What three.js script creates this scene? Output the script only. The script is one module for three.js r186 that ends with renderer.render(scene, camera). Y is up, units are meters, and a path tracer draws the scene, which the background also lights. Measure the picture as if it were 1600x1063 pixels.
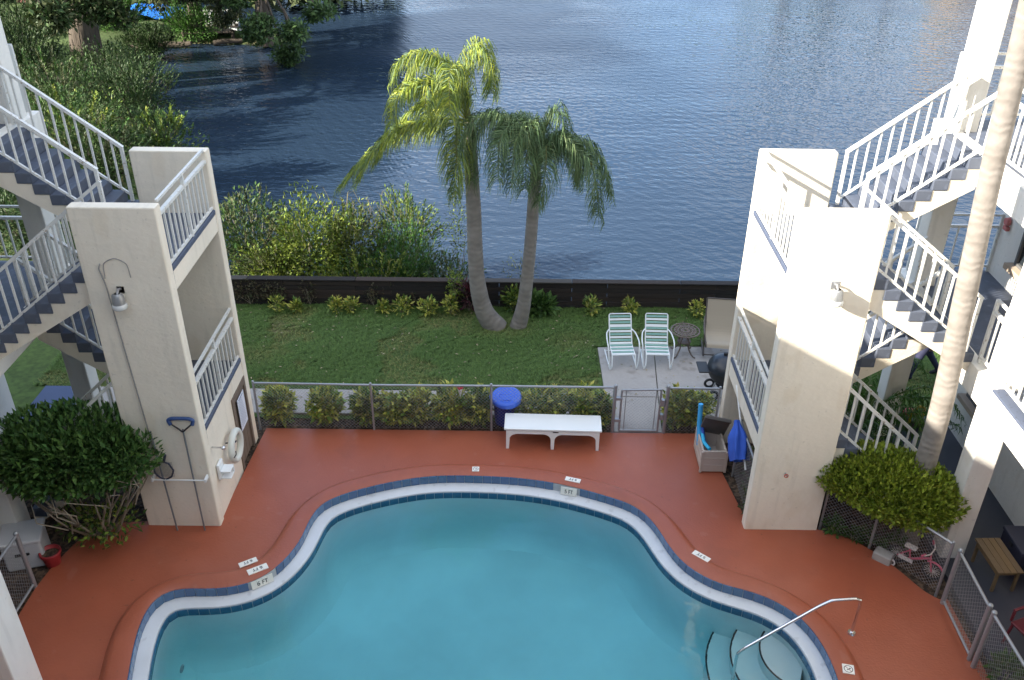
import * as THREE from 'three';
import { mergeGeometries, mergeVertices, toCreasedNormals } from 'three/addons/utils/BufferGeometryUtils.js';
import { RoundedBoxGeometry } from 'three/addons/geometries/RoundedBoxGeometry.js';
import { MarchingCubes } from 'three/addons/objects/MarchingCubes.js';

// ---------------------------------------------------------------- camera, sky, sun, exposure
const scene = new THREE.Scene();
const camera = new THREE.PerspectiveCamera(40.99, 1024 / 680, 0.1, 2000);
camera.position.set(0, 10, 0);
camera.quaternion.setFromRotationMatrix(new THREE.Matrix4().makeBasis(
  new THREE.Vector3(0.99990361, 0.0068671, -0.01206733),
  new THREE.Vector3(-0.01209186, 0.85784483, -0.51376652),
  new THREE.Vector3(0.00682381, 0.51386291, 0.85784518)));
const renderer = new THREE.WebGLRenderer({ antialias: true });
renderer.setSize(1024, 680);
renderer.toneMapping = THREE.LinearToneMapping;
renderer.toneMappingExposure = 3.15;
renderer.shadowMap.enabled = true;

const SUN = new THREE.Vector3(-2.4, 1.31, 1).normalize();
{
  const W = 512, H = 256, d = new Float32Array(W * H * 4);
  const hash = (x, y) => { const s = Math.sin(x * 127.1 + y * 311.7) * 43758.5453; return s - Math.floor(s); };
  const vn = (x, y) => { const i = Math.floor(x), j = Math.floor(y), f = x - i, g = y - j, a = f * f * (3 - 2 * f), b = g * g * (3 - 2 * g);
    return (hash(i, j) * (1 - a) + hash(i + 1, j) * a) * (1 - b) + (hash(i, j + 1) * (1 - a) + hash(i + 1, j + 1) * a) * b; };
  for (let j = 0; j < H; j++) for (let i = 0; i < W; i++) {
    const th = ((i + 0.5) / W - 0.5) * 2 * Math.PI, ph = ((j + 0.5) / H - 0.5) * Math.PI;
    const x = Math.cos(ph) * Math.cos(th), y = Math.sin(ph), z = Math.cos(ph) * Math.sin(th), k = (j * W + i) * 4;
    const e = Math.max(y, 0), h = Math.pow(1 - e, 3.2);
    let c = [0.29 + 0.36 * h, 0.52 + 0.46 * h, 0.94 + 0.46 * h];
    const s = Math.max(0, x * SUN.x + y * SUN.y + z * SUN.z), glow = 0.5 * Math.pow(s, 6) + 1.2 * Math.pow(s, 60);
    c = [c[0] + glow * 1.0, c[1] + glow * 0.93, c[2] + glow * 0.8];
    if (y > 0.02) {                                            // thin fair-weather cloud, on a flat layer
      const u = x / (y + 0.12) * 1.3, v = z / (y + 0.12) * 1.3;
      const n = 0.5 * vn(u + 3, v) + 0.28 * vn(u * 2.1, v * 2.1 + 7) + 0.15 * vn(u * 4.3 + 1, v * 4.3) + 0.07 * vn(u * 9, v * 9);
      const a = Math.min(1, Math.max(0, (n - 0.4) / 0.24)) * Math.min(1, (y - 0.02) / 0.2) * 0.82;
      const cl = 1.28 + 0.5 * s * s * s;
      c = [c[0] * (1 - a) + a * cl, c[1] * (1 - a) + a * cl * 0.985, c[2] * (1 - a) + a * cl * 0.97];
    }
    if (y < 0) c = [0.16, 0.17, 0.15];
    d[k] = c[0]; d[k + 1] = c[1]; d[k + 2] = c[2]; d[k + 3] = 1;
  }
  const t = new THREE.DataTexture(d, W, H, THREE.RGBAFormat, THREE.FloatType);
  t.mapping = THREE.EquirectangularReflectionMapping; t.magFilter = t.minFilter = THREE.LinearFilter; t.needsUpdate = true;
  scene.background = t; scene.environment = t;
  scene.backgroundIntensity = 0.5; scene.environmentIntensity = 0.5;
}
const sun = new THREE.DirectionalLight(new THREE.Color(1.0, 0.92, 0.79), 5);
sun.position.copy(SUN).multiplyScalar(60); sun.target.position.set(0, 0, -12); sun.position.add(sun.target.position);
sun.castShadow = true; Object.assign(sun.shadow.camera, { left: -45, right: 45, top: 45, bottom: -45, near: 1, far: 180 });
sun.shadow.mapSize.set(4096, 4096);
scene.add(sun, sun.target);

// ---------------------------------------------------------------- helpers
let seed = 12345;
const rnd = () => { seed = (seed * 1664525 + 1013904223) >>> 0; return seed / 4294967296; };
const rr = (a, b) => a + (b - a) * rnd();
const V = (x, y, z) => new THREE.Vector3(x, y, z);
const v3 = a => Array.isArray(a) ? new THREE.Vector3(...a) : a;
const names = {};
const numbered = n => { const k = names[n] = (names[n] ?? -1) + 1; return k ? `${n}_${String(k).padStart(3, '0')}` : n; };

class MB {                                                     // collects flat and round shapes into one mesh
  constructor() { this.p = []; this.n = []; this.u = []; this.c = []; this.ix = []; }
  get count() { return this.p.length / 3; }
  vert(x, y, z, nx, ny, nz, u, v, col) { this.p.push(x, y, z); this.n.push(nx, ny, nz); this.u.push(u, v); if (col) this.c.push(col[0], col[1], col[2]); }
  quad(a, b, c, d) {                                           // counter-clockwise, flat
    const e1 = b.clone().sub(a), e2 = d.clone().sub(a), n = e1.clone().cross(c.clone().sub(a)).normalize();
    const k = this.count, ax = Math.abs(n.x), ay = Math.abs(n.y), az = Math.abs(n.z);
    for (const q of [a, b, c, d]) { const uv = ay >= ax && ay >= az ? [q.x, q.z] : ax > az ? [q.z, q.y] : [q.x, q.y]; this.vert(q.x, q.y, q.z, n.x, n.y, n.z, uv[0], uv[1]); }
    this.ix.push(k, k + 1, k + 2, k, k + 2, k + 3); return this;
  }
  hex(c) { // eight corners: 0-3 bottom, 4-7 top, both counter-clockwise from above
    this.quad(c[4], c[5], c[6], c[7]); this.quad(c[3], c[2], c[1], c[0]);
    for (let i = 0; i < 4; i++) { const j = (i + 1) % 4; this.quad(c[i], c[j], c[j + 4], c[i + 4]); } return this;
  }
  box(x0, y0, z0, x1, y1, z1) {
    if (x0 > x1) [x0, x1] = [x1, x0]; if (y0 > y1) [y0, y1] = [y1, y0]; if (z0 > z1) [z0, z1] = [z1, z0];
    return this.hex([V(x0, y0, z1), V(x1, y0, z1), V(x1, y0, z0), V(x0, y0, z0), V(x0, y1, z1), V(x1, y1, z1), V(x1, y1, z0), V(x0, y1, z0)]);
  }
  bar(a, b, w, h = w, up = V(0, 1, 0)) {                       // a squared bar from a to b
    a = v3(a); b = v3(b); const d = b.clone().sub(a).normalize(); if (Math.abs(d.dot(up)) > 0.98) up = V(0, 0, 1);
    const s = d.clone().cross(up).normalize().multiplyScalar(w / 2), t = s.clone().cross(d).normalize().multiplyScalar(h / 2);
    const q = (o, i, j) => o.clone().addScaledVector(s, i).addScaledVector(t, j);
    return this.hex([q(a, -1, -1), q(a, 1, -1), q(b, 1, -1), q(b, -1, -1), q(a, -1, 1), q(a, 1, 1), q(b, 1, 1), q(b, -1, 1)].map((x, i, l) => l[[0, 1, 2, 3, 4, 5, 6, 7][i]]));
  }
  tube(pts, rad, sides = 8, cap = true) {
    pts = pts.map(v3); const n = pts.length, R = i => typeof rad === 'number' ? rad : Array.isArray(rad) ? rad[i] : rad(i / (n - 1));
    let up = V(0, 1, 0), len = 0; const k0 = this.count;
    for (let i = 0; i < n; i++) {
      const d = (i < n - 1 ? pts[i + 1] : pts[i]).clone().sub(i ? pts[i - 1] : pts[i]).normalize();
      if (i === 0 && Math.abs(d.y) > 0.9) up = V(0, 0, 1);
      const s = d.clone().cross(up).normalize(), t = s.clone().cross(d).normalize(); up = t;
      if (i) len += pts[i].distanceTo(pts[i - 1]);
      for (let j = 0; j <= sides; j++) { const a = j / sides * 2 * Math.PI, nn = s.clone().multiplyScalar(Math.cos(a)).addScaledVector(t, Math.sin(a));
        this.vert(pts[i].x + nn.x * R(i), pts[i].y + nn.y * R(i), pts[i].z + nn.z * R(i), nn.x, nn.y, nn.z, j / sides * 2 * Math.PI * R(i), len); }
    }
    for (let i = 0; i < n - 1; i++) for (let j = 0; j < sides; j++) { const a = k0 + i * (sides + 1) + j, b = a + sides + 1; this.ix.push(a, b, b + 1, a, b + 1, a + 1); }
    if (cap) for (const e of [0, n - 1]) { const k = this.count, d = (e ? pts[n - 1].clone().sub(pts[n - 2]) : pts[0].clone().sub(pts[1])).normalize();
      for (let j = 0; j < sides; j++) { const o = (k0 + e * (sides + 1) + j) * 3; this.vert(this.p[o], this.p[o + 1], this.p[o + 2], d.x, d.y, d.z, 0, 0); }
      for (let j = 1; j < sides - 1; j++) e ? this.ix.push(k, k + j + 1, k + j) : this.ix.push(k, k + j, k + j + 1); }
    return this;
  }
  leaf(p, dir, side, len, wid, col, fold = 0.25) {             // a folded pointed leaf of four triangles' worth of outline
    const n = side.clone().cross(dir), m = p.clone().addScaledVector(dir, len * 0.45), k = this.count;
    const l = m.clone().addScaledVector(side, -wid / 2).addScaledVector(n, wid * fold), r = m.clone().addScaledVector(side, wid / 2).addScaledVector(n, wid * fold), t = p.clone().addScaledVector(dir, len);
    for (const [q, s] of [[p, 0], [l, -1], [t, 0], [r, 1]]) this.vert(q.x, q.y, q.z, n.x + side.x * -s * fold, n.y - side.y * s * fold, n.z - side.z * s * fold, 0, 0, col);
    this.ix.push(k, k + 2, k + 1, k, k + 3, k + 2); return this;
  }
  ribbon(pts, sides, wids, col) {                              // a flat tapering strip
    const k = this.count;
    pts.forEach((p, i) => { const s = sides, d = (pts[i + 1] ?? p).clone().sub(pts[i - 1] ?? p).normalize(), n = s.clone().cross(d).normalize();
      for (const e of [-1, 1]) this.vert(p.x + s.x * e * wids[i] / 2, p.y + s.y * e * wids[i] / 2, p.z + s.z * e * wids[i] / 2, n.x, n.y, n.z, e, i, col); });
    for (let i = 0; i < pts.length - 1; i++) { const a = k + i * 2; this.ix.push(a, a + 1, a + 3, a, a + 3, a + 2); }
    return this;
  }
  geo(g, m) {                                                  // takes in a three.js geometry
    g = g.clone(); if (m) g.applyMatrix4(m); if (!g.attributes.normal) g.computeVertexNormals();
    const k = this.count, P = g.attributes.position, N = g.attributes.normal;
    for (let i = 0; i < P.count; i++) { const x = P.getX(i), y = P.getY(i), z = P.getZ(i), nx = N.getX(i), ny = N.getY(i), nz = N.getZ(i), ax = Math.abs(nx), ay = Math.abs(ny), az = Math.abs(nz);
      const uv = ay >= ax && ay >= az ? [x, z] : ax > az ? [z, y] : [x, y]; this.vert(x, y, z, nx, ny, nz, uv[0], uv[1]); }
    if (g.index) for (let i = 0; i < g.index.count; i++) this.ix.push(k + g.index.getX(i)); else for (let i = 0; i < P.count; i++) this.ix.push(k + i);
    return this;
  }
  rbox(x0, y0, z0, x1, y1, z1, r = 0.02, m = null) {
    const w = Math.abs(x1 - x0), h = Math.abs(y1 - y0), d = Math.abs(z1 - z0), t = new THREE.Matrix4().makeTranslation((x0 + x1) / 2, (y0 + y1) / 2, (z0 + z1) / 2);
    if (m) t.premultiply(m); return this.geo(new RoundedBoxGeometry(w, h, d, 1, Math.min(r, w / 2.1, h / 2.1, d / 2.1)), t);
  }
  build() {
    const g = new THREE.BufferGeometry();
    g.setAttribute('position', new THREE.Float32BufferAttribute(this.p, 3)); g.setAttribute('normal', new THREE.Float32BufferAttribute(this.n, 3)); g.setAttribute('uv', new THREE.Float32BufferAttribute(this.u, 2));
    if (this.c.length === this.p.length && this.p.length) g.setAttribute('color', new THREE.Float32BufferAttribute(this.c, 3));
    g.setIndex(this.ix); return g;
  }
}
function mesh(name, geo, mat) { const m = new THREE.Mesh(geo instanceof MB ? geo.build() : geo, mat); m.name = name; m.castShadow = m.receiveShadow = true; return m; }
function part(parent, name, geo, mat, pos) { const m = mesh(name, geo, mat); if (pos) m.position.set(...pos); parent.add(m); return m; }
function thing(name, label, category, pos = [0, 0, 0], turn = 0, group) {
  const o = new THREE.Group(); o.name = numbered(name); o.position.set(...pos); o.rotation.y = turn; o.userData = { label, category }; if (group) o.userData.group = group; scene.add(o); return o;
}
function one(name, geo, mat, label, category, pos, group) {   // a thing of a single mesh
  const m = mesh(numbered(name), geo, mat); m.userData = { label, category }; if (group) m.userData.group = group; if (pos) m.position.set(...pos); scene.add(m); return m;
}
function setting(name, geo, mat, label) { const m = mesh(numbered(name), geo, mat); m.userData = { kind: 'structure', label, category: name.split('_').pop() }; scene.add(m); return m; }
const sm = (a, b, x) => { x = Math.min(1, Math.max(0, (x - a) / (b - a))); return x * x * (3 - 2 * x); };

// tileable noise and textures
function lattice(s) { const t = new Float32Array(65536); let q = s; for (let i = 0; i < 65536; i++) { q = (q * 1664525 + 1013904223) >>> 0; t[i] = q / 4294967296; } return t; }
const LAT = lattice(99);
function pnoise(x, y, px, py, o = 0) {
  const i = Math.floor(x), j = Math.floor(y), f = x - i, g = y - j, a = f * f * (3 - 2 * f), b = g * g * (3 - 2 * g);
  const h = (p, q) => LAT[((((p % px) + px) % px) * 131 + (((q % py) + py) % py) * 7919 + o * 3571) & 65535];
  return (h(i, j) * (1 - a) + h(i + 1, j) * a) * (1 - b) + (h(i, j + 1) * (1 - a) + h(i + 1, j + 1) * a) * b;
}
function fbm(u, v, fx, fy, oct = 4, o = 0) { let s = 0, w = 0, a = 1; for (let k = 0; k < oct; k++) { s += a * pnoise(u * fx, v * fy, fx, fy, o + k); w += a; a *= 0.55; fx *= 2; fy *= 2; } return s / w; }
function tex(size, fn, srgb, rep = 1, repY = rep) {           // fn(u, v) -> grey or [r, g, b], 0..1 linear for colours
  const [w, h] = Array.isArray(size) ? size : [size, size], d = new Uint8Array(w * h * 4), enc = x => { x = Math.min(1, Math.max(0, x)); return Math.round(255 * (srgb ? (x < 0.0031308 ? 12.92 * x : 1.055 * Math.pow(x, 1 / 2.4) - 0.055) : x)); };
  for (let j = 0; j < h; j++) for (let i = 0; i < w; i++) { const c = fn((i + 0.5) / w, (j + 0.5) / h), k = (j * w + i) * 4; for (let q = 0; q < 3; q++) d[k + q] = enc(Array.isArray(c) ? c[q] : c); d[k + 3] = 255; }
  const t = new THREE.DataTexture(d, w, h); t.wrapS = t.wrapT = THREE.RepeatWrapping; t.magFilter = THREE.LinearFilter; t.minFilter = THREE.LinearMipmapLinearFilter; t.generateMipmaps = true;
  if (srgb) t.colorSpace = THREE.SRGBColorSpace; t.repeat.set(rep, repY); t.needsUpdate = true; return t;
}
const mixc = (a, b, t) => a.map((x, i) => x + (b[i] - x) * t);
const M = {};
const lin = (r, g, b) => new THREE.Color().setRGB(r, g, b);
function std(o) { const m = new THREE.MeshPhysicalMaterial({ side: THREE.DoubleSide, ...o }); return m; }

// stucco: trowelled, faintly mottled
const stuccoBump = tex(512, (u, v) => 0.55 * fbm(u, v, 6, 24, 4) + 0.45 * fbm(u, v, 40, 60, 3, 9), false, 0.5);
const stuccoTone = tex(512, (u, v) => { const a = fbm(u, v, 4, 4, 5, 3), b = fbm(u, v, 30, 12, 3, 5); const s = sm(0.62, 0.8, fbm(u, v, 9, 5, 4, 17)); const st = sm(0.6, 0.78, fbm(u, v, 26, 3, 4, 19)), sp = sm(0.83, 0.88, fbm(u, v, 70, 70, 2, 23)), k = (0.95 + 0.12 * (a - 0.5) + 0.06 * (b - 0.5)) * (1 - 0.07 * st - 0.12 * sp); return [k * (1 - 0.05 * s), k * (1 - 0.07 * s), k * (1 - 0.1 * s)]; }, true, 0.31);
M.stucco = std({ color: lin(0.82, 0.748, 0.625), map: stuccoTone, bumpMap: stuccoBump, bumpScale: 0.006, roughness: 0.9 });
M.white = std({ color: lin(0.8, 0.78, 0.73), map: stuccoTone, bumpMap: stuccoBump, bumpScale: 0.006, roughness: 0.7 });
const chipTone = tex(256, (u, v) => { const a = fbm(u, v, 8, 8, 4, 2), s = sm(0.70, 0.76, fbm(u, v, 20, 20, 3, 8)); const k = 0.95 + 0.1 * (a - 0.5); return [k * (1 - 0.35 * s), k * (1 - 0.45 * s), k * (1 - 0.55 * s)]; }, true, 1.3);
M.rail = std({ color: lin(0.72, 0.72, 0.69), map: chipTone, roughness: 0.45 });
M.tread = std({ color: lin(0.1, 0.118, 0.165), map: tex(256, (u, v) => { const a = fbm(u, v, 5, 5, 5, 4), s = sm(0.6, 0.75, fbm(u, v, 14, 14, 4, 6)); const k = 0.8 + 0.4 * (a - 0.5) + 0.35 * s; return [k, k, k * 0.98]; }, true, 0.8), roughness: 0.6 });
M.curb = std({ color: lin(0.085, 0.105, 0.16), map: chipTone, roughness: 0.6 });
const deckTone = tex(1024, (u, v) => {
  const a = fbm(u, v, 3, 3, 5, 1), b = fbm(u, v, 24, 24, 4, 7), c = sm(0.55, 0.8, fbm(u, v, 6, 6, 4, 12)), d = sm(0.9, 0.94, fbm(u, v, 120, 120, 2, 21));
  let k = mixc([0.315, 0.081, 0.04], [0.345, 0.099, 0.053], sm(0.3, 0.7, a)); k = mixc(k, [0.35, 0.115, 0.07], 0.5 * c); k = k.map(x => x * (0.92 + 0.16 * b)); k = mixc(k, [0.2, 0.062, 0.036], 0.22 * sm(0.64, 0.76, fbm(u, v, 11, 14, 5, 25))); k = mixc(k, [0.4, 0.2, 0.15], 0.15 * sm(0.76, 0.84, fbm(u, v, 34, 34, 3, 29))); return mixc(k, [0.13, 0.05, 0.03], 0.55 * d);
}, true, 0.12);
M.deck = std({ map: deckTone, bumpMap: tex(512, (u, v) => 0.6 * fbm(u, v, 90, 90, 2, 4) + 0.4 * fbm(u, v, 12, 12, 3, 6), false, 0.5), bumpScale: 0.003, roughness: 0.42 });
M.concrete = std({ color: lin(1, 1, 1), map: tex(512, (u, v) => { const a = fbm(u, v, 4, 4, 5, 31), b = fbm(u, v, 60, 60, 2, 33), s = sm(0.62, 0.78, fbm(u, v, 7, 9, 4, 37)); return mixc([0.36, 0.335, 0.315], [0.24, 0.215, 0.195], s * 0.75).map(x => x * (0.86 + 0.22 * a + 0.1 * (b - 0.5))); }, true, 0.37), bumpMap: tex(256, (u, v) => fbm(u, v, 50, 50, 3, 3), false, 0.7), bumpScale: 0.003, roughness: 0.85 });
M.gutter = std({ color: lin(0.66, 0.69, 0.72), map: tex(256, (u, v) => 0.9 + 0.16 * (fbm(u, v, 6, 6, 4, 41) - 0.5) - 0.14 * sm(0.66, 0.8, fbm(u, v, 18, 18, 3, 43)), true, 0.6), roughness: 0.55 });
M.plaster = std({ color: lin(0.74, 0.86, 0.88), map: tex(512, (u, v) => 0.86 + 0.3 * (fbm(u, v, 4, 4, 5, 51) - 0.5), true, 0.2), roughness: 0.8 });
M.grout = std({ color: lin(0.42, 0.45, 0.48), roughness: 0.9 });
M.tiles = [[0.055, 0.12, 0.25], [0.045, 0.105, 0.225], [0.065, 0.14, 0.27], [0.05, 0.125, 0.24]].map(c => std({ color: lin(...c), roughness: 0.22, clearcoat: 0.4 }));
M.tilesin = [[0.025, 0.11, 0.22], [0.02, 0.1, 0.2], [0.03, 0.125, 0.235]].map(c => std({ color: lin(...c), roughness: 0.2 }));
M.slate = std({ color: lin(0.05, 0.055, 0.075), map: tex(512, (u, v) => 0.85 + 0.35 * (fbm(u, v, 5, 5, 5, 61) - 0.5), true, 0.3), roughness: 0.6 });
M.slateblue = std({ color: lin(0.05, 0.075, 0.165), map: tex(256, (u, v) => 0.85 + 0.35 * (fbm(u, v, 5, 5, 5, 62) - 0.5), true, 0.3), roughness: 0.55 });
M.soil = std({ map: tex(512, (u, v) => { const a = fbm(u, v, 40, 40, 3, 71), b = fbm(u, v, 8, 8, 3, 73); return mixc([0.035, 0.023, 0.016], [0.13, 0.085, 0.055], sm(0.35, 0.75, a)).map(x => x * (0.7 + 0.6 * b)); }, true, 0.6), bumpMap: tex(256, (u, v) => fbm(u, v, 40, 40, 3, 71), false, 0.6), bumpScale: 0.03, roughness: 1 });
M.turf = std({ map: tex(1024, (u, v) => { const a = fbm(u, v, 5, 5, 5, 81), b = fbm(u, v, 120, 120, 2, 83), s = sm(0.63, 0.76, fbm(u, v, 5, 7, 4, 87)); return mixc(mixc([0.045, 0.08, 0.018], [0.075, 0.115, 0.028], a), [0.12, 0.1, 0.05], s * 0.7).map(x => x * (0.6 + 0.8 * b)); }, true, 0.1), roughness: 1 });
M.timber = [0, 1, 2, 3].map(k => std({ color: lin(...[[0.026, 0.02, 0.018], [0.034, 0.025, 0.021], [0.02, 0.017, 0.017], [0.042, 0.029, 0.024]][k]), map: tex([256, 64], (u, v) => 0.7 + 0.7 * fbm(u, v, 3, 24, 4, 91 + k) , true, 0.5, 4), bumpMap: tex([256, 64], (u, v) => fbm(u, v, 3, 24, 4, 91 + k), false, 0.5, 4), bumpScale: 0.008, roughness: 0.9 }));
M.greywood = std({ color: lin(0.17, 0.13, 0.1), map: tex([128, 128], (u, v) => 0.7 + 0.6 * fbm(u, v, 24, 3, 4, 95), true, 4, 0.5), roughness: 0.9 });
M.trunk = std({ map: tex(512, (u, v) => { const a = fbm(u, v, 4, 10, 4, 101), ring = 0.5 + 0.5 * Math.sin((v * 14 + 1.6 * fbm(u, v, 3, 6, 3, 103)) * 2 * Math.PI); return mixc([0.19, 0.168, 0.148], [0.3, 0.275, 0.25], a).map(x => x * (0.87 + 0.13 * ring)); }, true, 1.2, 0.55), bumpMap: tex(256, (u, v) => 0.5 * (0.5 + 0.5 * Math.sin((v * 14 + 1.6 * fbm(u, v, 3, 6, 3, 103)) * 2 * Math.PI)) + 0.5 * fbm(u, v, 16, 30, 3, 105), false, 1.2, 0.55), bumpScale: 0.009, roughness: 0.95 });
M.bark = std({ color: lin(0.1, 0.08, 0.062), map: tex(256, (u, v) => 0.55 + 0.8 * fbm(u, v, 14, 4, 4, 111), true, 1.2, 0.5), bumpMap: tex(256, (u, v) => fbm(u, v, 14, 4, 4, 111), false, 1.2, 0.5), bumpScale: 0.04, roughness: 1 });
M.palebark = std({ color: lin(0.3, 0.26, 0.2), map: tex(128, (u, v) => 0.65 + 0.6 * fbm(u, v, 10, 5, 4, 113), true, 3, 1), roughness: 0.95 });
M.leaf = std({ vertexColors: true, roughness: 0.55, transmission: 0.28, thickness: 0, specularIntensity: 0.4 });
M.grass = std({ roughness: 0.7, color: lin(1, 1, 1) });
M.galv = std({ color: lin(0.34, 0.35, 0.37), metalness: 0.55, roughness: 0.45 });
M.chrome = std({ color: lin(0.72, 0.72, 0.73), metalness: 1, roughness: 0.16 });
M.black = std({ color: lin(0.018, 0.019, 0.022), roughness: 0.55 });
M.paint = std({ color: lin(0.78, 0.8, 0.8), roughness: 0.4 });
const plain = (r, g, b, rough = 0.5, o = {}) => std({ color: lin(r, g, b), roughness: rough, ...o });
M.bluebin = plain(0.02, 0.05, 0.36, 0.35); M.bluebinlid = plain(0.045, 0.13, 0.62, 0.4);
M.glass = std({ color: lin(0.02, 0.025, 0.03), roughness: 0.05, specularIntensity: 1 });

// ---------------------------------------------------------------- the setting
// far ground under everything: lake bed, banks, far shore
const bankX = z => { // edge of the bank on the side of the old trees
  const t = -z; return t < 30 ? -9.5 - 0.18 * (t - 18) : t < 40 ? -11.66 - 0.42 * (t - 30) : t < 44.5 ? -15.9 - 0.5 * (t - 40) : t < 47.5 ? -18.1 + 2.3 * (t - 44.5) : -11.2 + 0.35 * Math.min(60, t - 47.5) - 12 * sm(48, 54, t); };
{
  const xs = [], zs = []; for (let i = 0; i <= 90; i++) { const t = i / 90 * 2 - 1; xs.push(Math.sign(t) * (40 * Math.abs(t) + 560 * Math.pow(Math.abs(t), 5))); }
  for (let i = 0; i <= 110; i++) { const t = i / 110; zs.push(20 - 80 * t - 700 * Math.pow(t, 5)); }
  const g = new THREE.BufferGeometry(), p = [], uv = [], ix = [];
  for (const z of zs) for (const x of xs) {
    let y = -3.2; if (z < -18) { const b = sm(0.4, -0.8, x - bankX(z)), far = sm(-96, -104, z + 8 * Math.sin(x * 0.03)); y = -2.4 + 2.0 * Math.max(b, far) + 0.6 * far + 0.2 * b * Math.sin(x * 0.7) * Math.cos(z * 0.6); }
    p.push(x, y, z); uv.push(x, z);
  }
  const nx = xs.length; for (let j = 0; j < zs.length - 1; j++) for (let i = 0; i < nx - 1; i++) { const a = j * nx + i; ix.push(a, a + 1, a + nx, a + 1, a + nx + 1, a + nx); }
  g.setAttribute('position', new THREE.Float32BufferAttribute(p, 3)); g.setAttribute('uv', new THREE.Float32BufferAttribute(uv, 2)); g.setIndex(ix); g.computeVertexNormals();
  setting('ground', g, M.turf, 'grassy ground of the banks round the lake');
}
// lake: long low swell as shape, wind ripple as relief
{
  const waves = []; let q = 7; const rq = () => { q = (q * 1664525 + 1013904223) >>> 0; return q / 4294967296; };
  for (let i = 0; i < 46; i++) { const a = -Math.PI / 2 + 0.22 + (rq() - 0.5) * 2.1, k = Math.round(26 + 130 * Math.pow(rq(), 1.1)); waves.push([Math.round(Math.cos(a) * k), Math.round(Math.sin(a) * k), rq() * 6.28, 1 / Math.pow(k, 0.9)]); }
  let tot = 0; for (const w of waves) tot += w[3];
  const rip = tex(1024, (u, v) => { let s = 0; for (const w of waves) s += w[3] * Math.sin((u * w[0] + v * w[1]) * 2 * Math.PI + w[2]); s /= tot; return 0.5 + 1.1 * s + 0.1 * (fbm(u, v, 90, 140, 2, 121) - 0.5); }, false, 1 / 21);
  const gust = tex(512, (u, v) => 0.12 + 0.88 * sm(0.38, 0.66, fbm(u, v, 5, 9, 4, 151)), false, 1 / 74);
  M.lake = std({ color: lin(0.018, 0.033, 0.058), roughness: 0.28, roughnessMap: gust, ior: 1.333, bumpMap: rip, bumpScale: 0.03 });
  const xs = [], zs = []; for (let i = 0; i <= 150; i++) { const t = i / 150 * 2 - 1; xs.push(10 + Math.sign(t) * (36 * Math.abs(t) + 280 * Math.pow(Math.abs(t), 5))); }
  for (let i = 0; i <= 190; i++) { const t = i / 190; zs.push(-18.36 - 60 * t - 60 * Math.pow(t, 3)); }
  const g = new THREE.BufferGeometry(), p = [], uv = [], ix = [], nx = xs.length;
  for (const z of zs) for (const x of xs) { const y = -0.9 + 0.012 * Math.sin(x * 0.9 + z * 0.5 + 2 * Math.sin(z * 0.17)) * Math.sin(z * 1.1 - x * 0.21) + 0.009 * Math.sin(x * 0.37 - z * 0.93) * Math.sin(z * 0.23 + x * 0.11); p.push(x, y, z); uv.push(x, z); }
  for (let j = 0; j < zs.length - 1; j++) for (let i = 0; i < nx - 1; i++) { const a = j * nx + i; ix.push(a, a + 1, a + nx, a + 1, a + nx + 1, a + nx); }
  g.setAttribute('position', new THREE.Float32BufferAttribute(p, 3)); g.setAttribute('uv', new THREE.Float32BufferAttribute(uv, 2)); g.setIndex(ix); g.computeVertexNormals();
  setting('lake_water', g, M.lake, 'dark blue rippled lake beyond the timber wall');
}
// pool outline (edge of the coping), closed out of sight by the far half
const POOL = [[-5.02, -7.81], [-5.14, -8.35], [-5.2, -8.85], [-5.14, -9.22], [-4.95, -9.38], [-4.7, -9.41], [-4.28, -9.42], [-3.87, -9.55], [-3.62, -9.78], [-3.42, -10.15], [-3.32, -10.52], [-3.27, -10.95], [-3.16, -11.27], [-2.92, -11.48], [-2.42, -11.73], [-1.8, -11.94], [-1.38, -12.02], [-0.73, -12.04], [0.14, -11.98], [0.8, -11.83], [1.47, -11.57], [1.87, -11.36], [2.08, -11.13], [2.24, -10.79], [2.38, -10.36], [2.6, -9.97], [2.97, -9.67], [3.42, -9.5], [3.74, -9.32], [4.0, -9.05], [4.15, -8.72], [4.22, -8.35], [4.23, -7.9], [4.1, -7.2], [3.7, -6.4], [3.0, -5.8], [2.0, -5.4], [0.5, -5.2], [-1.2, -5.2], [-2.8, -5.4], [-3.9, -5.9], [-4.6, -6.6], [-4.9, -7.2]];
const poolCurve = new THREE.CatmullRomCurve3(POOL.map(([x, z]) => V(x, 0, z)), true, 'centripetal');
const NP = 260, ring = poolCurve.getSpacedPoints(NP).slice(0, NP);
for (let k = 0; k < 2; k++) { const c = ring.map(p => p.clone()); for (let i = 0; i < NP; i++) ring[i].copy(c[i]).multiplyScalar(0.5).addScaledVector(c[(i + 1) % NP], 0.25).addScaledVector(c[(i + NP - 1) % NP], 0.25); }
const ringN = ring.map((p, i) => { const d = ring[(i + 1) % NP].clone().sub(ring[(i + NP - 1) % NP]).normalize(); return V(d.z, 0, -d.x); });   // points away from the water
{ let a = 0; for (let i = 0; i < NP; i++) { const p = ring[i], q = ring[(i + 1) % NP]; a += p.x * q.z - q.x * p.z; } if (a < 0) ringN.forEach(n => n.negate()); }
const offset = o => { let r = ring.map((p, i) => p.clone().addScaledVector(ringN[i], o)); for (let k = 0; k < Math.round(Math.abs(o) * 26); k++) { const c = r.map(p => p.clone()); r = c.map((p, i) => p.clone().multiplyScalar(0.5).addScaledVector(c[(i + 1) % NP], 0.25).addScaledVector(c[(i + NP - 1) % NP], 0.25)); } return r; };
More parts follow.
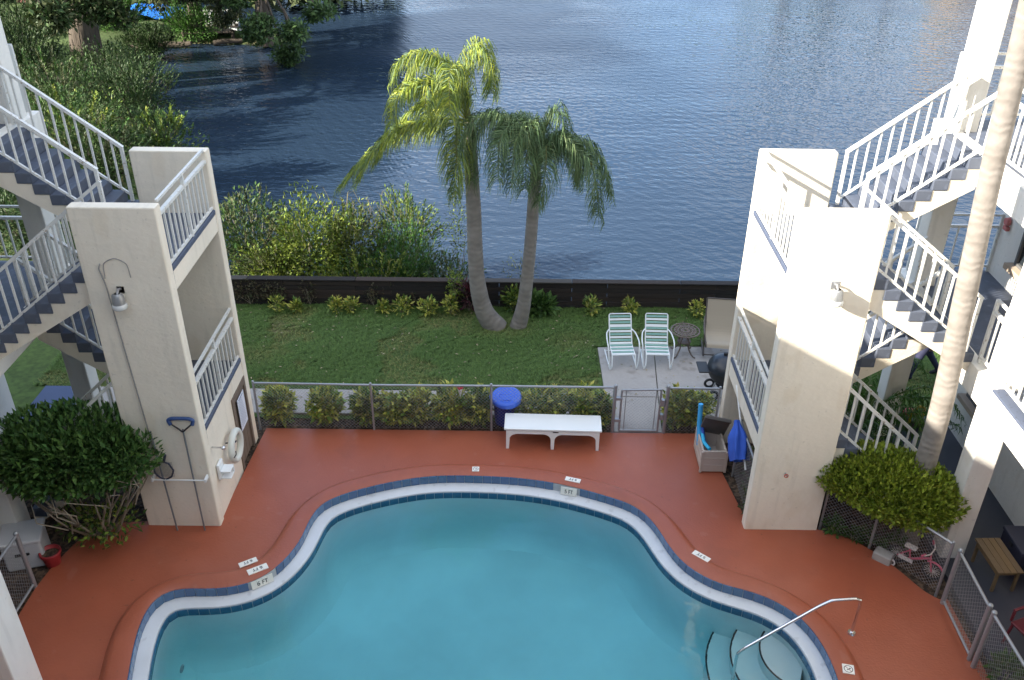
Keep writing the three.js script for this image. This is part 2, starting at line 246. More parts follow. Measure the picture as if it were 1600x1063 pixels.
function sweep(profile) {                                      // a closed strip round the pool: [offset outward, height]
  const rows = profile.map(([o, y]) => offset(o).map(p => p.setY(y))), p = [], uv = [], ix = [];
  rows.forEach((r, k) => { let l = 0; for (let i = 0; i <= NP; i++) { const q = r[i % NP]; if (i) l += ring[i % NP].distanceTo(ring[i - 1]); p.push(q.x, q.y, q.z); uv.push(q.x, q.z + q.y); } });
  for (let k = 0; k < rows.length - 1; k++) for (let i = 0; i < NP; i++) { const a = k * (NP + 1) + i, b = a + NP + 1; ix.push(a, b, a + 1, a + 1, b, b + 1); }
  const g = new THREE.BufferGeometry(); g.setAttribute('position', new THREE.Float32BufferAttribute(p, 3)); g.setAttribute('uv', new THREE.Float32BufferAttribute(uv, 2)); g.setIndex(ix); return toCreasedNormals(g, 0.7);
}
function sheet(outer, hole, y, bevel) {                        // flat sheet in the xz plane, uv in metres
  const s = new THREE.Shape(outer.map(([x, z]) => new THREE.Vector2(x, -z))); if (hole) s.holes.push(new THREE.Path(hole.map(p => new THREE.Vector2(p.x, -p.z))));
  const g = new THREE.ShapeGeometry(s); g.rotateX(-Math.PI / 2); g.translate(0, y, 0); const P = g.attributes.position, u = []; for (let i = 0; i < P.count; i++) u.push(P.getX(i), P.getZ(i)); g.setAttribute('uv', new THREE.Float32BufferAttribute(u, 2)); g.computeVertexNormals(); return g;
}
setting('planting_soil', sheet([[-22, 6], [22, 6], [22, -14.7], [-22, -14.7]], offset(0.5), -0.05), M.soil, 'dark mulch and soil of the planting beds');
const smoothOpen = (pts, n = 40) => new THREE.CatmullRomCurve3(pts.map(([x, z]) => V(x, 0, z))).getPoints(n).map(p => [p.x, p.z]);
const deckOut = [[-4.6, -13.44], [3.45, -13.44], [3.55, -12.3], [3.7, -11.2], [3.75, -10.98], ...smoothOpen([[4.8, -10.94], [5.15, -10.8], [5.5, -10.5], [5.8, -10.05], [6.02, -9.65], [6.17, -9.5]], 20), [6.3, -9.5], [6.3, -2], [-7.02, -2], ...smoothOpen([[-7.02, -9.45], [-6.95, -9.95], [-6.75, -10.55], [-6.35, -10.85], [-5.9, -10.92]], 20), [-4.75, -11]];
setting('pool_deck', sheet(deckOut, offset(0.40), 0), M.deck, 'terracotta painted pool deck');
// the lawn as a sheet with a little relief, and its blades
const onPatio = (x, z) => (x > 1.62 && z > -16.5 && x < 6.4) || z > -14.74;
{
  const g = new THREE.PlaneGeometry(34, 4.6, 170, 24); g.rotateX(-Math.PI / 2); g.translate(0, 0, -16.1); const P = g.attributes.position, u = [];
  for (let i = 0; i < P.count; i++) { const x = P.getX(i), z = P.getZ(i); P.setY(i, -0.03 + 0.022 * Math.sin(x * 1.3 + z) * Math.sin(z * 2.1 - x * 0.4)); u.push(x, z); }
  g.setAttribute('uv', new THREE.Float32BufferAttribute(u, 2)); g.computeVertexNormals(); setting('lawn', g, M.turf, 'mown green lawn between the path and the timber wall');
  const b = new MB(); for (let k = 0; k < 5; k++) { const a = k * 1.256 + 0.3, s = V(Math.cos(a), 0, Math.sin(a)), l = V(Math.cos(a + 1.4), 0, Math.sin(a + 1.4)), o = s.clone().multiplyScalar(0.012); b.ribbon([o, o.clone().addScaledVector(l, 0.012).setY(0.026), o.clone().addScaledVector(l, 0.034).setY(0.042)], s, [0.007, 0.006, 0.001]); }
  const N = 95000, im = new THREE.InstancedMesh(b.build(), M.grass, N), m = new THREE.Matrix4(), c = new THREE.Color(), q = new THREE.Quaternion(), up = V(0, 1, 0); let n = 0;
  const dry = (x, z) => fbm(x * 0.1 + 5, z * 0.1 + 5, 8, 8, 4, 131);
  while (n < N) { const x = rr(-9.5, 9.5), z = rr(-18.15, -13.9); if (onPatio(x, z)) continue; const d = sm(0.52, 0.64, dry(x, z)) * 1.1 + Math.max(0, 0.9 - Math.hypot(x + 0.35, (z + 17.2) * 1.6)) + 1.3 * Math.max(0, 0.55 - Math.hypot((x + 5.4) * 0.8, z + 16.0)) + 1.2 * Math.max(0, 0.4 - Math.hypot(x - 1.0, (z + 15.4) * 2)) + Math.max(0, 0.7 - Math.hypot(x - 1.2, (z + 16.7) * 1.4)) ; if (rnd() < d * 0.55) continue;
    const s = rr(0.65, 1.35) * (1 - 0.3 * Math.min(1, d)); q.setFromAxisAngle(up, rr(0, 6.28)); m.compose(V(x, -0.03 + 0.022 * Math.sin(x * 1.3 + z) * Math.sin(z * 2.1 - x * 0.4), z), q, V(s * 1.25, s, s * 1.25)); im.setMatrixAt(n, m);
    const k = rr(0.7, 1.35); const dd = Math.min(0.85, d) * rnd(); im.setColorAt(n, c.setRGB((0.092 + 0.17 * dd) * k, (0.168 + 0.07 * dd) * k, (0.033 + 0.05 * dd) * k)); n++; }
  { const lf = new MB(); lf.leaf(V(0, 0, 0), V(0.98, 0.15, 0).normalize(), V(0, 0, 1), 0.06, 0.025, [1, 1, 1], 0.3); const g2 = lf.build(); g2.deleteAttribute('color'); const li = new THREE.InstancedMesh(g2, M.grass, 420); for (let i = 0; i < 420; i++) { let x = rr(-8, 7), z = rr(-18.1, -14.3); q.setFromAxisAngle(up, rr(0, 6.28)); const s = rr(0.5, 1.4); m.compose(V(x, 0.02, z), q, V(s, s, s)); li.setMatrixAt(i, m); const k = rr(0.5, 1.2); li.setColorAt(i, c.setRGB(0.34 * k, 0.28 * k, 0.17 * k)); } li.name = 'fallen_leaves'; li.userData = { kind: 'stuff', label: 'scattered pale fallen leaves on the lawn', category: 'leaves' }; li.castShadow = li.receiveShadow = true; scene.add(li); }
  im.name = 'grass'; im.userData = { kind: 'stuff', label: 'short green grass blades of the lawn', category: 'grass' }; im.castShadow = im.receiveShadow = true; scene.add(im);
}
// concrete path and patio slabs
{
  const path = new THREE.Group(); path.name = 'concrete_path'; path.userData = { kind: 'structure', label: 'concrete path between the lawn and the fence bed', category: 'path' }; scene.add(path);
  for (let k = 0; k < 7; k++) part(path, 'slab', new MB().rbox(-9.2 + k * 1.55, -0.14, -14.72, -7.665 + k * 1.55, 0.012, -13.92, 0.012), M.concrete);
  const pat = new THREE.Group(); pat.name = 'patio'; pat.userData = { kind: 'structure', label: 'concrete patio slabs under the garden chairs', category: 'patio' }; scene.add(pat);
  const cut = (pts) => { const s = new THREE.Shape(pts.map(([x, z]) => new THREE.Vector2(x, -z))); const g = new THREE.ExtrudeGeometry(s, { depth: 0.12, bevelEnabled: true, bevelSize: 0.008, bevelThickness: 0.008, bevelSegments: 1, bevelOffset: -0.008 }); g.rotateX(-Math.PI / 2); g.translate(0, -0.115, 0); return new MB().geo(g); };
  part(pat, 'slab', cut([[1.68, -16.42], [2.86, -16.48], [2.72, -14.6], [1.7, -14.6]]), M.concrete);
  part(pat, 'slab', cut([[2.875, -16.48], [6.3, -16.56], [6.3, -14.6], [2.735, -14.6]]), M.concrete);
  part(pat, 'slab', cut([[1.78, -14.585], [2.72, -14.585], [2.66, -13.46], [1.78, -13.46]]), M.concrete);
  part(pat, 'slab', cut([[2.735, -14.585], [6.3, -14.585], [6.3, -13.92], [2.7, -13.92]]), M.concrete);
}

// ---------------------------------------------------------------- swimming pool
const WATER = -0.165;
{
  const pool = thing('swimming_pool', 'free-form swimming pool with blue tile bands and terracotta coping', 'pool');
  part(pool, 'coping', sweep([[0.43, -0.03], [0.4, 0.004], [0.34, 0.075], [0.3, 0.098], [0.26, 0.104], [0.03, 0.1], [0.012, 0.092], [0.01, -0.09]]), M.deck);
  part(pool, 'gutter', sweep([[0.02, -0.062], [-0.16, -0.078], [-0.19, -0.082], [-0.2, -0.1], [-0.204, -0.3]]), M.gutter);
  const depth = (x, z) => -1.05 - 0.85 * sm(3.2, -1, x);
  const wall = [[-0.208, -0.26], [-0.21, -1.0], [-0.24, -1.3], [-0.32, -1.5], [-0.42, -1.58], [-0.55, -1.61]];
  part(pool, 'basin_wall', sweep(wall), M.plaster);
  part(pool, 'basin_floor', sheet(offset(-0.53).map(p => [p.x, p.z]), null, -1.605), M.plaster);
  const band = part(pool, 'tile_band', sweep([[0.004, 0.09], [0.004, -0.07]]), M.grout);
  const lower = part(pool, 'waterline_band', sweep([[-0.206, -0.09], [-0.206, -0.32]]), M.grout);
  const tl = new RoundedBoxGeometry(1, 0.148, 0.016, 1, 0.004), tl2 = new RoundedBoxGeometry(1, 0.15, 0.016, 1, 0.004);
  const lay = (r, parent, name, geo, y, mats, skip) => {
    let L = 0; const cum = [0]; for (let i = 0; i < NP; i++) { L += r[i].distanceTo(r[(i + 1) % NP]); cum.push(L); }
    const n = Math.round(L / 0.152), at = s => { s = ((s % L) + L) % L; let i = 0; while (cum[i + 1] < s) i++; const t = (s - cum[i]) / (cum[i + 1] - cum[i]); return r[i % NP].clone().lerp(r[(i + 1) % NP], t); };
    for (let k = 0; k < n; k++) { const a = at(L * k / n), b = at(L * (k + 1) / n), mid = a.clone().add(b).multiplyScalar(0.5); if (skip && skip(mid)) continue;
      const t = part(parent, name, geo, mats[Math.floor(rnd() * mats.length)], [mid.x, y + rr(-0.001, 0.001), mid.z]); t.rotation.y = Math.atan2(-(b.z - a.z), b.x - a.x); t.scale.x = a.distanceTo(b) - 0.008; }
  };
  const signs = [[-3.72, -9.68], [0.86, -11.81]];
  lay(offset(0.002), band, 'tile', tl, 0.016, M.tiles, p => signs.some(s => Math.hypot(p.x - s[0], p.z - s[1]) < 0.18));
  lay(offset(-0.205), lower, 'waterline_tile', tl2, -0.178, M.tilesin);
  // entry steps: three curved treads, each with a dark trim line
  const arc = (cx, cz, r, a0, a1) => Array.from({ length: 25 }, (_, i) => { const a = a0 + (a1 - a0) * i / 24; return [cx + r * Math.cos(a), cz + r * Math.sin(a)]; });
  [[0.62, -0.42], [1.0, -0.72], [1.32, -1.02]].forEach(([r, y], k) => {
    const pts = arc(4.08, -8.75, r, Math.PI * 0.62, Math.PI * 1.62), s = new THREE.Shape(pts.map(([x, z]) => new THREE.Vector2(x, -z)));
    const g = new THREE.ExtrudeGeometry(s, { depth: 1.0, bevelEnabled: false }); g.rotateX(-Math.PI / 2); g.translate(0, y - 1.0, 0);
    const st = part(pool, 'entry_step', new MB().geo(g), M.plaster);
    part(st, 'step_trim', new MB().tube(pts.map(([x, z]) => [x, y, z]), 0.014, 5), M.black);
  });
  const rail = part(pool, 'handrail', new MB().tube(new THREE.CatmullRomCurve3([V(3.02, -0.95, -8.42), V(3.02, -0.1, -8.43), V(3.03, 0.02, -8.44), V(3.12, 0.13, -8.45), V(4.0, 0.77, -8.58), V(4.2, 0.88, -8.61), V(4.5, 0.905, -8.62), V(4.58, 0.87, -8.63), V(4.6, 0.78, -8.65), V(4.7, 0.0, -8.85)], false, 'catmullrom', 0.12).getPoints(90), 0.022, 12), M.chrome);
  part(rail, 'escutcheon', new MB().geo(new THREE.CylinderGeometry(0.05, 0.062, 0.022, 20), new THREE.Matrix4().makeTranslation(4.7, 0.012, -8.85)), M.chrome);
  part(pool, 'return_fitting', new MB().geo(new THREE.TorusGeometry(0.055, 0.014, 8, 20), new THREE.Matrix4().makeTranslation(-4.62, -0.62, -8.45).multiply(new THREE.Matrix4().makeRotationY(Math.PI / 2))), plain(0.2, 0.3, 0.33, 0.5));
  // water: a solid body down into the basin
  const wo = offset(-0.2), s = new THREE.Shape(wo.map(p => new THREE.Vector2(p.x, -p.z))), g = new THREE.ExtrudeGeometry(s, { depth: 2.4, bevelEnabled: false }); g.rotateX(-Math.PI / 2); g.translate(0, WATER - 2.4, 0);
  const calm = tex(512, (u, v) => 0.5 + 0.5 * (fbm(u, v, 10, 12, 3, 141) - 0.5) + 0.1 * (fbm(u, v, 50, 60, 2, 143) - 0.5), false, 0.25);
  M.poolwater = std({ color: lin(1, 1, 1), transmission: 1, thickness: 1.5, ior: 1.333, roughness: 0, attenuationColor: lin(0.14, 0.73, 0.85), attenuationDistance: 5.6, bumpMap: calm, bumpScale: 0.012, side: THREE.FrontSide });
  const w = setting('pool_water', new MB().geo(g), M.poolwater, 'still turquoise water of the swimming pool');
}
// depth and no-diving marker tiles
{
  const lettered = (draw, w, h) => { const c = document.createElement('canvas'); c.width = w; c.height = h; const x = c.getContext('2d'); x.fillStyle = '#e6e4dc'; x.fillRect(0, 0, w, h); draw(x, w, h); const t = new THREE.CanvasTexture(c); t.colorSpace = THREE.SRGBColorSpace; return t; };
  const txt = s => lettered((x, w, h) => { x.fillStyle = '#15171c'; x.font = 'bold 84px sans-serif'; x.textAlign = 'center'; x.textBaseline = 'middle'; x.fillText(s, w / 2, h / 2 + 4); x.strokeStyle = '#b9b6ac'; x.lineWidth = 3; for (const k of [1, 2, 3]) { x.beginPath(); x.moveTo(w * k / 4, 0); x.lineTo(w * k / 4, h); x.stroke(); } }, 320, 120);
  const nodive = lettered((x, w, h) => { x.strokeStyle = '#6b6460'; x.lineWidth = 9; x.beginPath(); x.arc(w / 2, h / 2, 46, 0, 7); x.stroke(); x.fillStyle = '#33302e'; x.beginPath(); x.arc(82, 54, 9, 0, 7); x.fill(); x.lineWidth = 10; x.strokeStyle = '#33302e'; x.beginPath(); x.moveTo(48, 80); x.lineTo(76, 62); x.stroke(); x.strokeStyle = '#8a4038'; x.lineWidth = 7; x.beginPath(); x.moveTo(32, 32); x.lineTo(96, 96); x.stroke(); }, 128, 128);
  const plate = (map, w, h) => { const g = new THREE.BoxGeometry(w, h, 0.012), u = g.attributes.uv; for (let i = 0; i < u.count; i++) if (i < 16 || i > 19) u.setXY(i, 0.01, 0.02); return [g, std({ map, roughness: 0.35 })]; };
  const put = (name, label, map, w, h, pos, rx, ry, rz = 0, group) => { const [g, m] = plate(map, w, h), o = one(name, g, m, label, 'depth marker', pos, group); o.rotation.order = 'YXZ'; o.rotation.set(rx, ry, rz); return o; };
  const six = txt('6 FT'), five = txt('5 FT'), F = -Math.PI / 2;
  put('depth_marker', 'white tile reading six feet set upright in the pool tile band', six, 0.33, 0.135, [-3.735, 0.012, -9.645], -0.2, 0.62);
  put('depth_marker', 'white 6 FT tile lying flat on the coping edge', six, 0.3, 0.115, [-3.83, 0.108, -9.8], F, 0.55 + Math.PI);
  put('depth_marker', 'white 6 FT tile lying flat on the deck behind the coping', six, 0.27, 0.1, [-4.01, 0.103, -9.94], F, 0.55 + Math.PI);
  put('depth_marker', 'white tile reading five feet set upright in the band opposite the bench', five, 0.27, 0.14, [0.875, 0.01, -11.765], -0.2, -0.24);
  put('depth_marker', 'white 5 FT tile lying flat on the coping behind the bench side', five, 0.26, 0.1, [0.95, 0.11, -11.95], F, -0.3 + Math.PI);
  put('depth_marker', 'white 5 FT tile on the coping before the tower with the hedge', five, 0.28, 0.1, [2.82, 0.103, -10.2], F, -0.72 + Math.PI);
  put('no_diving_tile', 'square no-diving tile on the coping facing the bench', nodive, 0.12, 0.12, [-0.7, 0.11, -12.2], F, 0);
  put('no_diving_tile', 'square no-diving tile on the coping beside the pool handrail', nodive, 0.15, 0.15, [4.42, 0.11, -8.14], F, -0.2);
}

// ---------------------------------------------------------------- stair towers, flights and walkways
const F2 = 3.13, F3 = 5.72, UL = 4.43, LL = 1.74;
// a railing between two floor points; rails are one mesh, each baluster its child
const balGeo = {};
function railing(parent, A, B, o = {}) {
  const { h = 0.92, low = 0.1, gap = 0.165, top = 0, posts = [0, 1], m = M.rail, w = 0.045 } = o; A = v3(A); B = v3(B);
  const up = (p, y) => p.clone().setY(p.y + y), g = new MB();
  g.bar(up(A, h), up(B, h), w + 0.012, w); g.bar(up(A, low), up(B, low), w * 0.75, w * 0.75);
  if (top) g.bar(up(A, top), up(B, top), 0.036, 0.036);
  for (const t of posts) { const p = A.clone().lerp(B, t === 0 ? 0.012 : t === 1 ? 0.988 : t); g.bar(up(p, 0), up(p, top || h), 0.045, 0.045); }
  const r = part(parent, 'railing', g, m), len = Math.hypot(B.x - A.x, B.z - A.z), n = Math.max(1, Math.round(len / gap) - 1), hh = (h - low).toFixed(2);
  balGeo[hh] ??= new THREE.BoxGeometry(0.026, h - low, 0.026);
  for (let k = 1; k <= n; k++) { const p = A.clone().lerp(B, k / (n + 1)); part(r, 'baluster', balGeo[hh], m, [p.x, p.y + (h + low) / 2, p.z]); }
  return r;
}
function flight(label, x0, y0, x1, y1, zn, zf, n, treadMat = M.tread) {     // from the low end x0 to the high end x1, between zn (nearer the pool court) and zf
  const t = thing('stair_flight', label, 'stairs', [x0, y0, zn]), dx = (x1 - x0) / n, r = (y1 - y0) / n, W = zf - zn;
  const sh = new THREE.Shape(), s = Math.sign(dx); const P = [];
  for (let k = 0; k < n; k++) { P.push([k * dx, k * r - 0.004], [(k + 1) * dx, k * r - 0.004]); }
  P.push([n * dx, n * r - 0.3], [n * dx - s * 0.02, n * r - r - 0.3]); P.push([dx * 0.15, -0.16], [0, -0.16]);
  P.forEach(([x, y], i) => i ? sh.lineTo(x, y) : sh.moveTo(x, y));
  const g = new THREE.ExtrudeGeometry(sh, { depth: Math.abs(W) - 0.03, bevelEnabled: false }); g.translate(0, 0, Math.min(0, W) + 0.015);
  part(t, 'stringer', new MB().geo(g), M.stucco);
  const sg = new MB().rbox(0, 0, 0, Math.abs(dx) + 0.02, r, Math.abs(W), 0.012).build();
  for (let k = 0; k < n; k++) part(t, 'step', sg, treadMat, [s > 0 ? k * dx : (k + 1) * dx - 0.02, k * r, Math.min(0, W)]);
  for (const z of [-0.05, W + 0.05]) railing(t, [dx * 0.5, r * 0.9, z], [n * dx, n * r + r * 0.4, z], { h: 0.86, low: 0.1, gap: 0.16 });
  return t;
}
function tower(s, xi, zf, zb, label) {                         // s: side the building lies on; xi: face towards the pool
  const t = thing('stair_tower', label, 'stair tower', [xi, 0, zf]), W = 1.16 * s, D = zb - zf, top = 5.42;
  part(t, 'front_wall', new MB().rbox(0, -0.05, 0, W, top, -0.2, 0.025), M.stucco);
  part(t, 'rear_wall', new MB().rbox(0, -0.05, D + 0.2, W, top, D, 0.025), M.stucco);
  for (const [y, nm] of [[UL, 'upper_landing'], [LL, 'lower_landing']]) {
    const l = part(t, nm, new MB().box(s * 0.012, y - 0.16, -0.2, W, y, D + 0.2), M.tread);
    part(l, 'edge_beam', new MB().rbox(s * 0.01, y - 0.3, -0.202, s * 0.13, y - 0.012, D + 0.198, 0.012), M.stucco);
    part(l, 'curb', new MB().rbox(s * 0.004, y - 0.01, -0.203, s * 0.09, y + 0.06, D + 0.199, 0.01), M.curb);
    railing(t, [s * 0.045, y + 0.03, -0.2], [s * 0.045, y + 0.03, D + 0.2], { h: 0.8, low: 0.06, gap: 0.165, top: 0.98, posts: [0.5] });
  }
  return t;
}
const TL = tower(-1, -4.69, -10.83, -13.2, 'cream stucco stair tower with the pool brush and net hung on it');
const TR = tower(1, 3.63, -10.92, -13.42, 'cream stucco stair tower with the deck box standing against it');
// store room under the landing of the first tower, with its timber gate frame
part(TL, 'store_wall', new MB().box(-0.02, -0.05, -0.2, -0.14, LL - 0.3, -1.42), M.stucco);
{
  const gf = part(TL, 'gate_frame', new MB().box(0.0, -0.02, -1.42, -0.12, LL - 0.3, -1.5).box(0.0, LL - 0.42, -1.5, -0.12, LL - 0.3, -2.17).box(0, -0.02, -2.1, -0.12, LL - 0.42, -2.17), M.greywood);
  for (let k = 0; k < 4; k++) part(gf, 'board', new MB().rbox(-0.03, 0.03, -1.505 - k * 0.15, -0.07, LL - 0.43, -1.645 - k * 0.15, 0.006), M.greywood);
  const c = document.createElement('canvas'); c.width = 128; c.height = 200; const x = c.getContext('2d'); x.fillStyle = '#dfe3ee'; x.fillRect(0, 0, 128, 200); x.fillStyle = '#8d95ad'; for (let i = 0; i < 13; i++) x.fillRect(12, 22 + i * 13, 70 + ((i * 37) % 34), 4); x.fillStyle = '#5a6690'; x.fillRect(22, 8, 84, 7);
  const map = new THREE.CanvasTexture(c); map.colorSpace = THREE.SRGBColorSpace; const g = new THREE.BoxGeometry(0.36, 0.62, 0.008); const o = one('rules_sign', g, std({ map, roughness: 0.4 }), 'white pool rules board on the timber gate of the stair tower', 'sign', [-4.68, 0.98, -12.62]); o.rotation.y = Math.PI / 2;
}
part(TR, 'store_wall', new MB().box(0.9, -0.05, -0.2, 1.02, LL - 0.3, -2.3), M.stucco);

const XR = 6.45, XL = -7.51, STL = -5.85, STR = 4.79;
const zr = -11.0, zl = -10.93;
flight('blue-stepped stair flight from the ground beside the clipped hedge', STR + 1.85, 0.05, STR, LL, zr, zr - 1.08, 10);
flight('blue-stepped stair flight from lower landing to middle walkway beside the tall palm trunk', STR, LL, XR, F2, zr - 1.2, zr - 2.28, 8);
flight('blue-stepped stair flight passing behind the tall palm trunk to the upper landing', XR, F2, STR, UL, zr, zr - 1.08, 8);
flight('topmost blue-stepped stair flight on the side of the tall palm trunk', STR, UL, XR, F3, zr - 1.2, zr - 2.28, 8);
flight('blue-stepped stair flight from the ground behind the bushy shrub', STL - 1.85, 0.05, STL, LL, zl, zl - 1.05, 10);
flight('blue-stepped stair flight from lower landing to middle walkway above the bushy shrub', STL, LL, XL, F2, zl - 1.15, zl - 2.2, 8);
flight('blue-stepped stair flight to the upper landing of the tower with the brushes', XL, F2, STL, UL, zl, zl - 1.05, 8);
flight('topmost blue-stepped stair flight on the side of the lake trees', STL, UL, XL, F3, zl - 1.15, zl - 2.2, 8);

function windowOn(parent, x, s, y0, y1, z0, z1) {              // in a wall whose face is x, looking towards -s
  const w = part(parent, 'window', new MB().box(x - s * 0.004, y0, z0, x + s * 0.02, y1, z1), M.glass), f = new MB(), a = x - s * 0.045, b = x + s * 0.01, q = 0.05;
  f.box(a, y0, z0, b, y0 + q, z1).box(a, y1 - q, z0, b, y1, z1).box(a, y0 + q, z0, b, y1 - q, z0 - q * Math.sign(z0 - z1)).box(a, y0 + q, z1 + q * Math.sign(z0 - z1), b, y1 - q, z1).box(a, (y0 + y1) / 2 - 0.02, z0 + q, b, (y0 + y1) / 2 + 0.02, z1 - q);
  part(w, 'frame', f, plain(0.12, 0.12, 0.12, 0.5)); part(w, 'sill', new MB().rbox(x - s * 0.16, y0 - 0.1, z0 - 0.08, x + s * 0.01, y0 - 0.004, z1 + 0.08, 0.01), plain(0.42, 0.33, 0.25, 0.8));
}
function wing(s, xe, xw, zEnd, zNear, label, cols) {           // xe: walkway edge, xw: face of the rooms
  const t = thing('apartment_wing', label, 'building'), far = xw + s * 9, W = 0.35 * s;
  part(t, 'room_block', new MB().box(xw, -0.05, s > 0 ? zEnd : -13.55, far, 8.5, zNear), M.white);
  part(t, 'ground_walkway', new MB().box(s > 0 ? xe - 0.02 : -8.35, -0.05, zEnd - (s > 0 ? 0 : 0.75), xw, 0.06, zNear), s > 0 ? M.slate : M.slateblue);
  for (const [y, nm] of [[F2, 'middle_walkway'], [F3, 'upper_walkway']]) {
    const k = part(t, nm, new MB().box(xe + s * 0.01, y - 0.2, zEnd, xw, y, zNear), M.tread);
    part(k, 'fascia', new MB().rbox(xe - s * 0.02, y - 0.42, zEnd - 0.01, xe + s * 0.16, y + 0.015, zNear, 0.015), M.white);
    railing(t, [xe + s * 0.12, y, zEnd + 0.06], [xw, y, zEnd + 0.06], { h: 0.82, low: 0.1, top: 1.02, gap: 0.17 });
    const zs = cols.filter(z => z > -13).sort((a, b) => a - b);
    railing(t, [xe + s * 0.07, y + 0.03, y > 5 ? (s > 0 ? -12.16 : -12.05) : s > 0 ? -10.96 : -10.9], [xe + s * 0.07, y + 0.03, zs[0] - 0.36], { h: 0.82, low: 0.1, top: 1.0, gap: 0.14, posts: [0, 1] });
    for (let i = 0; i < zs.length; i++) { const z1 = i < zs.length - 1 ? zs[i + 1] - 0.36 : zNear; if (z1 - zs[i] > 0.5) { railing(t, [xe + s * 0.07, y + 0.03, zs[i]], [xe + s * 0.07, y + 0.03, z1], { h: 0.82, low: 0.1, top: 1.0, gap: 0.14, posts: [] });
      part(k, 'rail_curb', new MB().rbox(xe - s * 0.035, y - 0.004, zs[i], xe + s * 0.14, y + 0.035, z1, 0.008), M.curb); } }
  }
  for (const z of cols) part(t, 'column', new MB().rbox(xe + s * 0.03, -0.05, z - 0.34, xe + s * 0.38, 8.48, z, 0.02), M.white);
  return t;
}
const WR = wing(1, XR, 7.95, -14.0, 3, 'white three-storey apartment wing behind the tall palm trunk', [-13.36, -10.28, -7.4, -4.2]);
part(WR, 'roof', new MB().box(6.2, 8.5, -14.3, 17.4, 8.75, 3.2), M.white);
windowOn(WR, 7.95, 1, 3.62, 4.9, -13.2, -11.9); windowOn(WR, 7.95, 1, 0.98, 2.2, -13.35, -12.45); windowOn(WR, 7.95, 1, 6.6, 7.8, -13.2, -11.9);
{ const d = part(WR, 'door', new MB().rbox(7.87, 0.06, -10.0, 7.96, 2.1, -9.1, 0.01), plain(0.16, 0.03, 0.025, 0.5)); part(d, 'door_frame', new MB().box(7.84, 0.06, -10.08, 7.955, 2.18, -10.0).box(7.84, 0.06, -9.1, 7.955, 2.18, -9.02).box(7.84, 2.1, -10.0, 7.955, 2.18, -9.1), plain(0.05, 0.035, 0.03, 0.6)); part(d, 'door_handle', new MB().geo(new THREE.SphereGeometry(0.035, 10, 8), new THREE.Matrix4().makeTranslation(7.83, 1.0, -9.2)), M.chrome);
  one('fire_bell', new MB().geo(new THREE.CylinderGeometry(0.06, 0.07, 0.06, 20), new THREE.Matrix4().makeTranslation(7.9, 4.13, -13.72).multiply(new THREE.Matrix4().makeRotationZ(Math.PI / 2))).rbox(7.88, 3.98, -13.78, 7.945, 4.05, -13.66, 0.01), plain(0.5, 0.16, 0.15, 0.5), 'small red fire bell on the wall under the upper walkway', 'fire bell'); }
const WL = wing(-1, XL, -9.2, -13.9, 3, 'white three-storey apartment wing on the side of the bushy shrub', [-13.26, -10.28]);
part(WL, 'roof', new MB().box(-7.3, 8.5, -13.7, -18.6, 8.75, 3.2), M.white);
// the part of that wing that stands forward to the pool, seen as one white column
{
  const t = thing('corner_porch', 'tall white porch column at the edge of the pool deck', 'column');
  part(t, 'column', new MB().rbox(-6.66, -0.05, -7.87, -6.17, 8.48, -7.4, 0.02), std({ color: lin(0.82, 0.82, 0.8), map: stuccoTone, roughness: 0.6 }));
  part(t, 'roof', new MB().box(-7.28, 8.5, -8.4, -6.0, 8.82, 3.0), M.white);
  part(t, 'column', new MB().rbox(-6.62, -0.05, -2.4, -6.1, 8.48, -1.9, 0.02), M.white);
  for (const y of [F2, F3]) { part(t, 'walkway', new MB().box(-7.26, y - 0.2, -7.38, -6.16, y, 3), M.tread); part(t, 'parapet', new MB().rbox(-6.22, y - 0.35, -7.38, -6.08, y + 1.0, 3, 0.015), M.white); }
  part(t, 'wall', new MB().box(-7.5, -0.05, -7.0, -7.3, 8.49, 3), M.white);
}
// the block the photographer stands on: wall and open walkways
{
  const t = thing('apartment_block', 'four-storey apartment block across the head of the pool', 'building');
  part(t, 'room_block', new MB().box(-5.9, -0.05, 2.0, 6.1, 11.6, 10), M.white); part(t, 'roof', new MB().box(-5.95, 11.6, 0.3, 6.15, 11.85, 10.2), M.white);
  for (const y of [F2, F3, 8.4]) part(t, 'walkway', new MB().box(-5.9, y - 0.2, 0.5, 6.1, y, 2.0), M.tread);
}

